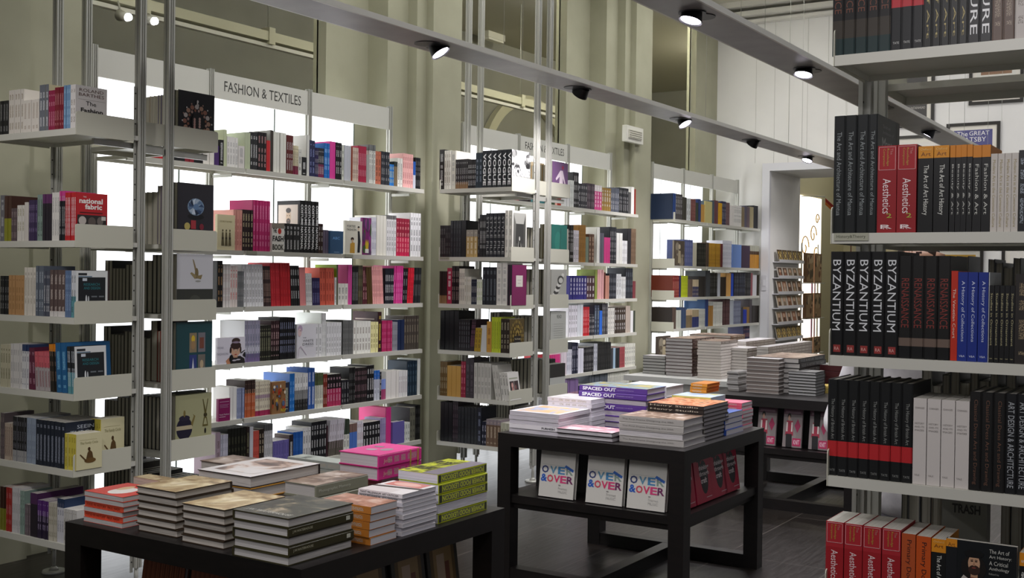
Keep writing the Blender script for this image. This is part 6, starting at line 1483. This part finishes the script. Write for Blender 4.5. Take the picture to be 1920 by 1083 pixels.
for i, (x, a) in enumerate(sorted(AIM1.items())): spot(x, 3.86, a, 'spotlight in the rail by the wall shelving, %s of five from the left' % ordn(i), 1, 74)
for i, (x, a) in enumerate(sorted(AIM2.items())): spot(x, 2.27, a, 'spotlight in the rail at upper right, %s of four from the left' % ordn(i), -1, 78)

# ---------------- posters on the end wall ----------------
def poster(y0, y1, z0, z1, label, shapes, fr='1c1812', mat_='dcd8cc', fw=.035, mw=.05):
    t = empty('framed_poster', (14.095, y1, z0), label, 'framed poster', 'framed posters on the end wall')
    W_, H_ = y1 - y0, z1 - z0
    def fr_(bm):
        for a in ((0, 0, W_, fw), (0, H_ - fw, W_, H_), (0, fw, fw, H_ - fw), (W_ - fw, fw, W_, H_ - fw)): box(bm, -.03, -a[2], a[1], 0, -a[0], a[3])
    mk('frame', fr_, flat(fr, .4), t, .002)
    boxo('mount', (-.012, -W_ + fw, fw, -.004, -fw, H_ - fw), flat(mat_, .6), t)
    art(t, shapes, W_ - 2 * fw - 2 * mw, H_ - 2 * fw - 2 * mw, (-.0125, -fw - mw, fw + mw), (0, -1, 0), (0, 0, 1), 'print')
    if z1 > 4.2:
        for yy in (-.08, -W_ + .08): mk('hanging_wire', lambda bm: cyl(bm, (-.02, yy, H_), (-.02, yy, 4.86 - z0), .0015, n=6), METAL, t)
poster(2.34, 2.935, 2.62, 3.413, 'blue and white lettered poster in a black frame on the end wall', [('r', 0, 0, 1, 1, '4c4c80'), ('t', 'The', .08, .885, .28, .09, 'e4e4e0'), ('t', 'GREAT', .4, .895, .52, .08, 'e4e4e0'), ('t', 'GATSBY', .14, .775, .7, .09, 'e4e4e0'), ('e', .5, .3, .3, .22, '5c5c94')])
poster(3.08, 3.75, 3.40, 4.30, 'dark poster with a red disc in a black frame on the end wall', [('r', 0, 0, 1, 1, '3a3836'), ('e', .22, .52, .2, .14, 'c04438'), ('r', .38, .12, .39, .4, 'd8c8a0'), ('t', 'AUTHOR OF', .6, .3, .34, .04, 'b8b4ac'), ('t', 'THE FOUNTAINHEAD', .42, .18, .54, .04, 'b8b4ac')])
poster(2.10, 2.69, 3.618, 4.3, 'black framed poster with white mount, highest on the end wall', [('r', 0, 0, 1, 1, 'd8d6cc'), ('r', .1, .5, .9, .9, '8a6a50')])
poster(2.95, 3.6, 2.45, 3.30, 'black framed poster below the dark one on the end wall', [('r', 0, 0, 1, 1, 'd8d4cc'), ('r', .2, .2, .8, .7, 'b0a898')])
poster(2.5, 3.05, 1.2, 1.95, 'yellow ornate poster low on the end wall', [('r', 0, 0, 1, 1, 'b89030')] + [('e', .15 + .1 * k, .85 - .04 * (k % 3), .06, .07, ('7a5a1c', 'd8b860')[k % 2]) for k in range(8)])
poster(1.75, 2.3, 1.3, 2.0, 'poster with a pink figure low on the end wall', [('r', 0, 0, 1, 1, 'd8d4cc'), ('r', .55, .3, .8, 1, 'c85a6a')])
for i, y in enumerate((5.3, 5.05, 4.86, 4.62, 4.36, 4.12, 3.9)):
    tag(mk('picture_wire', lambda bm: cyl(bm, (14.07, y, 2.96 if y < 5.1 else 3.05), (14.07, y, 4.9), .0016, n=6), METAL), 'thin picture wire hanging down the bare end wall, %s from the left' % ordn(i), 'wire', 'picture wires on the end wall')

# ---------------- card racks in the doorway ----------------
CARDC = ['6a4a34', '8a5c48', '4a3430', '9a8468', '5c4038', 'a89888', '3c2c28', '7c6a58']
def rack(z0, z1, i, label, x0=14.2, x1=15.2, y=5.09, kind='cards', grp='card racks in the doorway'):
    t = empty('card_rack', (x0, y, z0), label, 'card rack', grp)
    W_ = x1 - x0; H_ = z1 - z0
    boxo('ledge', (0, -.09, -.012, W_, -.002, 0), flat('c8c8cc', .3), t, .002)
    boxo('lip', (0, -.092, -.012, W_, -.089, .03), flat('c8c8cc', .2), t)
    return t
zz = [(1.777, 1.936), (1.569, 1.708), (1.361, 1.534), (1.174, 1.34), (.965, 1.132), (.757, .924)]
for i, (a, b) in enumerate(zz):
    rack(a, b, i, 'narrow postcard ledge on the doorway side, %s from the top' % ordn(i))
    r = random.Random(i)
    n = 5
    for k in range(n):
        x = 14.215 + k * .197
        if i in (0, 5):
            cc = 'a88a4c' if i == 5 else '7a6040'; c2 = '4a3a28'
            sh = [('r', 0, 0, 1, 1, c2)] + ring(8, .5, .5, .34, .34, .11, .12, [cc, 'c0a868']) + [('e', .5, .5, .16, .16, 'c8b070')]
        else:
            cc = r.choice(CARDC); c2 = r.choice(CARDC); sh = [('r', 0, 0, 1, 1, 'c8c0b4'), ('r', .1, .06, .9, .94, cc), ('e', .5, .62, .22, .2, 'c0a088'), ('p', [(.2, .06), (.8, .06), (.64, .5), (.36, .5)], c2)]
        t = empty('postcard', (x, 5.01, a + .001), 'postcard, %s from left, %s ledge in the doorway' % (ordn(k), ['top', 'second', 'third', 'fourth', 'fifth', 'lowest'][i]), 'postcard', 'postcards in the doorway')
        t.rotation_euler = (math.radians(-12), 0, 0)
        boxo('card', (0, 0, 0, .185, .006, b - a), flat('b8b0a4', .5), t)
        art(t, sh, .185, b - a, (0, -.0003, 0), (1, 0, 0), (0, 0, 1), 'print')
RK = empty('display_rack', (16.75, 5.45, 0), 'tall rack with clear shelves in front of the bright window beyond the doorway', 'display rack')
for x in (0, .78): mk('upright', lambda bm: cyl(bm, (x, .1, 0), (x, .1, 2.1), .012, n=10), METAL, RK)
for i, (a, b) in enumerate(((1.50, 1.95), (.96, 1.34), (.42, .66))):
    boxo('shelf', (-.02, 0, a - .012, .84, .16, a), flat('c8ccc8', .2), RK, .002)
    for k in range(2):
        u = empty('souvenir_box', (16.77 + k * .40, 5.48, a + .001), '%s patterned brown box on the %s clear shelf beyond the doorway' % (('left', 'right')[k], ('top', 'middle', 'lowest')[i]), 'box', 'patterned boxes beyond the doorway')
        boxo('carton', (0, 0, 0, .34, .05, b - a), flat('8a6a50', .6), u, .002)
        art(u, [('r', .05, .05, .95, .95, 'a88868')] + blobs(i + k, 12, ['6a3a30', 'c8b090', '4a3a34'], .05, .05, .95, .95, .16), .34, b - a, (0, -.0003, 0), (1, 0, 0), (0, 0, 1), 'print')
t = empty('wall_switch', (14.04, 5.17, 1.5), 'small white wall switch on the doorway frame', 'switch')
boxo('plate', (-.008, -.06, -.1, 0, 0, .1), flat('d4d4d8', .4), t, .002); boxo('rocker', (-.012, -.045, -.04, -.008, -.015, .04), flat('e0e0e4', .3), t, .001)
# parcels and printed pack behind the nearest bookcase's bottom shelf
t = empty('book_pack', (3.86, .56, .9), 'grey pack of books printed in black capitals, back side of nearest bookcase', 'pack')
REDK = empty('red_ornament', (14.0, 4.02, 1.84), 'small red ornament glimpsed above the first tall black books', 'ornament')
mk('bead', lambda bm: (bmesh.ops.create_uvsphere(bm, u_segments=16, v_segments=10, radius=.06)), flat('8a1c20', .4), REDK)
mk('tassel', lambda bm: cyl(bm, (0, 0, -.14), (0, 0, -.05), .05, .02, 14), flat('7a181c', .7), REDK)
mk('cord', lambda bm: cyl(bm, (0, 0, .05), (0, 0, 1.1), .006, n=6), flat('5a1216', .7), REDK)
bpy.data.objects.remove(t)
t = empty('book_pack', (3.80, .785, .637), 'grey pack of books with black capitals, behind the bottom row, nearest bookcase', 'pack')
mk('wrapped_books', lambda bm: [box(bm, k * .02, -.135, 0, k * .02 + .018, .0, .275 + .004 * (k % 2)) for k in range(3)], flat('6f6f68', .4), t, .001)
place_text('lettering', 'TRASH', flat('1c1c1a', .5), t, (-.0008, -.03, .175), (0, -1, 0), (0, 0, 1), .085, .03, bold=.03)
# books on the far side of the nearest bookcase, glimpsed between the rows
BK = []
for rn, z in enumerate(LEVELS[1:5]):
    y = .93; r = random.Random(rn + 40); k = 0
    while y > .38:
        if rn == 3 and .63 < y < .83: y -= .02; continue
        th = r.uniform(.02, .04); h = r.uniform(.22, .3); col = r.choice(['6a6a64', '4a4a46', '8a8a84', '2f2f2e', '7c7468', '55565a'])
        M = Matrix.Translation((4.07, y - th, z + .0005)) @ RZ90(PI / 2)
        BK.append((M, (round(th * .96, 3), round(h, 3), .2, col, '-', None, True, 'a8a498', 0.0))); y -= th; k += 1
bm = bmesh.new(); lay = layers(bm)
for M, k in BK: book_geo(bm, lay, M, k[0], k[1], k[2], k[3], '-', None, True, k[7], 'all', 0)
bmesh.ops.recalc_face_normals(bm, faces=bm.faces)
me = bpy.data.meshes.new('shelved_books'); bm.to_mesh(me); bm.free()
BKO = link('shelved_books', me, [BOOKM, PAGEM])
# one object with the rest of the far books
o.select_set(False)
_main = [x for x in bpy.data.objects if x.name == 'shelved_books'][0]
bm = bmesh.new(); bm.from_mesh(_main.data); bm.from_mesh(BKO.data); bm.to_mesh(_main.data); bm.free(); bpy.data.objects.remove(BKO)

# ---------------- the person behind the nearest bookcase ----------------
def skin_obj(name, verts, edges, radii, mat, parent, root=0, sub=2):
    me = bpy.data.meshes.new(name); me.from_pydata(verts, edges, []); me.update()
    o = bpy.data.objects.new(name, me); C.objects.link(o)
    md = o.modifiers.new('skin', 'SKIN'); md.use_smooth_shade = True
    for i, r_ in enumerate(radii):
        v = me.skin_vertices[0].data[i]; v.radius = (r_, r_) if isinstance(r_, (int, float)) else r_; v.use_root = (i == root)
    s = o.modifiers.new('sub', 'SUBSURF'); s.levels = s.render_levels = sub
    bpy.context.view_layer.update()
    m2 = bpy.data.meshes.new_from_object(o.evaluated_get(bpy.context.evaluated_depsgraph_get()))
    bpy.data.objects.remove(o)
    for p in m2.polygons: p.use_smooth = True
    m2.materials.clear()
    return link(name, m2, mat, parent)
P = empty('person', (4.62, 1.07, 0), 'person in a pale grey coat standing behind the nearest bookcase, mostly hidden', 'person')
SKIN = flat('c89a80', .55); COAT = noisy('coat_cloth', [(.35, 'b4b2b6'), (.65, 'c6c4c6')], 18, rough=.9, bump=.2)
# body faces the shelf (towards -x); y is left-right
V = [(0, 0, .93), (0, 0, 1.12), (0, 0, 1.32), (0, 0, 1.43), (0, 0, 1.52), (-.01, 0, 1.60), (-.01, 0, 1.68),
     (0, .1, .88), (.01, .1, .5), (.02, .1, .09), (-.1, .11, .04), (0, -.1, .88), (-.02, -.1, .5), (0, -.1, .09), (-.12, -.11, .04),
     (0, .15, 1.40), (0, .24, 1.12), (-.05, .29, .96), (-.27, .07, .96), (0, -.19, 1.40), (0, -.24, 1.14), (-.2, -.2, 1.0), (-.27, -.18, .99)]
E_ = [(0, 1), (1, 2), (2, 3), (3, 4), (4, 5), (5, 6), (0, 7), (7, 8), (8, 9), (9, 10), (0, 11), (11, 12), (12, 13), (13, 14), (3, 15), (15, 16), (16, 17), (17, 18), (3, 19), (19, 20), (20, 21), (21, 22)]
RR = [(.13, .15), (.11, .13), (.12, .16), (.07, .1), .05, .085, .085, .085, .06, .04, .04, .085, .06, .04, .04, .055, .042, .03, .028, .055, .042, .03, .028]
skin_obj('body', V, E_, RR, SKIN, P)
skin_obj('coat', [(0, 0, .93), (0, 0, 1.12), (0, 0, 1.32), (0, 0, 1.42), (0, 0, .6), (0, .16, 1.38), (.0, .25, 1.12), (-.05, .30, .95), (-.2, .13, .97), (0, -.2, 1.38), (0, -.26, 1.14), (-.2, -.2, 1.0)],
         [(0, 1), (1, 2), (2, 3), (0, 4), (3, 5), (5, 6), (6, 7), (7, 8), (3, 9), (9, 10), (10, 11)], [(.17, .19), (.15, .17), (.15, .19), (.09, .13), (.19, .21), .065, .058, .062, .048, .075, .062, .05], COAT, P)
skin_obj('trousers', [(0, 0, .85), (0, .1, .8), (.01, .1, .5), (.02, .1, .12), (0, -.1, .8), (-.02, -.1, .5), (0, -.1, .12)], [(0, 1), (1, 2), (2, 3), (0, 4), (4, 5), (5, 6)], [.13, .1, .075, .06, .1, .075, .06], flat('8f8d96', .85), P)
for s in (1, -1):
    mk('shoe', lambda bm: (box(bm, -.17, s * .105 - .045, 0, .08, s * .105 + .045, .03), box(bm, -.15, s * .105 - .04, .03, .07, s * .105 + .04, .085)), flat('1c1a1a', .4), P, .012, 2)
    hx = Vector((-.27, (.07 if s > 0 else -.18), .96 if s > 0 else .99))
    for f in range(4):
        q = hx + Vector((-.03, (f - 1.5) * .02, .005))
        l_ = (.072, .08, .076, .06)[f]
        skin_obj('finger', [tuple(q), tuple(q + Vector((-l_ * .5, 0, -.004))), tuple(q + Vector((-l_ * .85, 0, -.03)))], [(0, 1), (1, 2)], [.0095, .0085, .007], SKIN, P, 0, 1)
    skin_obj('thumb', [tuple(hx), tuple(hx + Vector((-.02, -s * .035, .01))), tuple(hx + Vector((-.05, -s * .045, .005)))], [(0, 1), (1, 2)], [.013, .011, .009], SKIN, P, 0, 1)
skin_obj('hair', [(.02, 0, 1.70), (.045, 0, 1.62), (.04, 0, 1.54)], [(0, 1), (1, 2)], [.1, .09, .06], flat('2e211a', .7), P)
mk('face_features', lambda bm: (box(bm, -.098, .022, 1.655, -.088, .042, 1.663), box(bm, -.098, -.042, 1.655, -.088, -.022, 1.663), box(bm, -.098, -.022, 1.585, -.086, .022, 1.592)), flat('4a2c24', .6), P, .002)
mk('nose', lambda bm: cyl(bm, (-.085, 0, 1.665), (-.108, 0, 1.62), .007, .014, 10), SKIN, P)
for s in (1, -1): mk('ear', lambda bm: cyl(bm, (.0, s * .082, 1.62), (.0, s * .094, 1.66), .014, .018, 10), SKIN, P)
for i, (x, y) in enumerate(((4.62 + .34, 2.75), (5.9, 2.4), (6.3, 1.9))):
    tag(mk('paper_scrap', lambda bm: box(bm, x, y, .0002, x + .022, y + .016, .0012), flat('e8e8e8', .7)), 'tiny white paper scrap on the dark floor, %s' % ('under the second table', 'behind the second table', 'right of the second table')[i], 'paper scrap')
for ob in [x for x in bpy.data.objects if x.type == 'LIGHT' and x.parent is None]: tag(ob, None, None, None, 'structure')
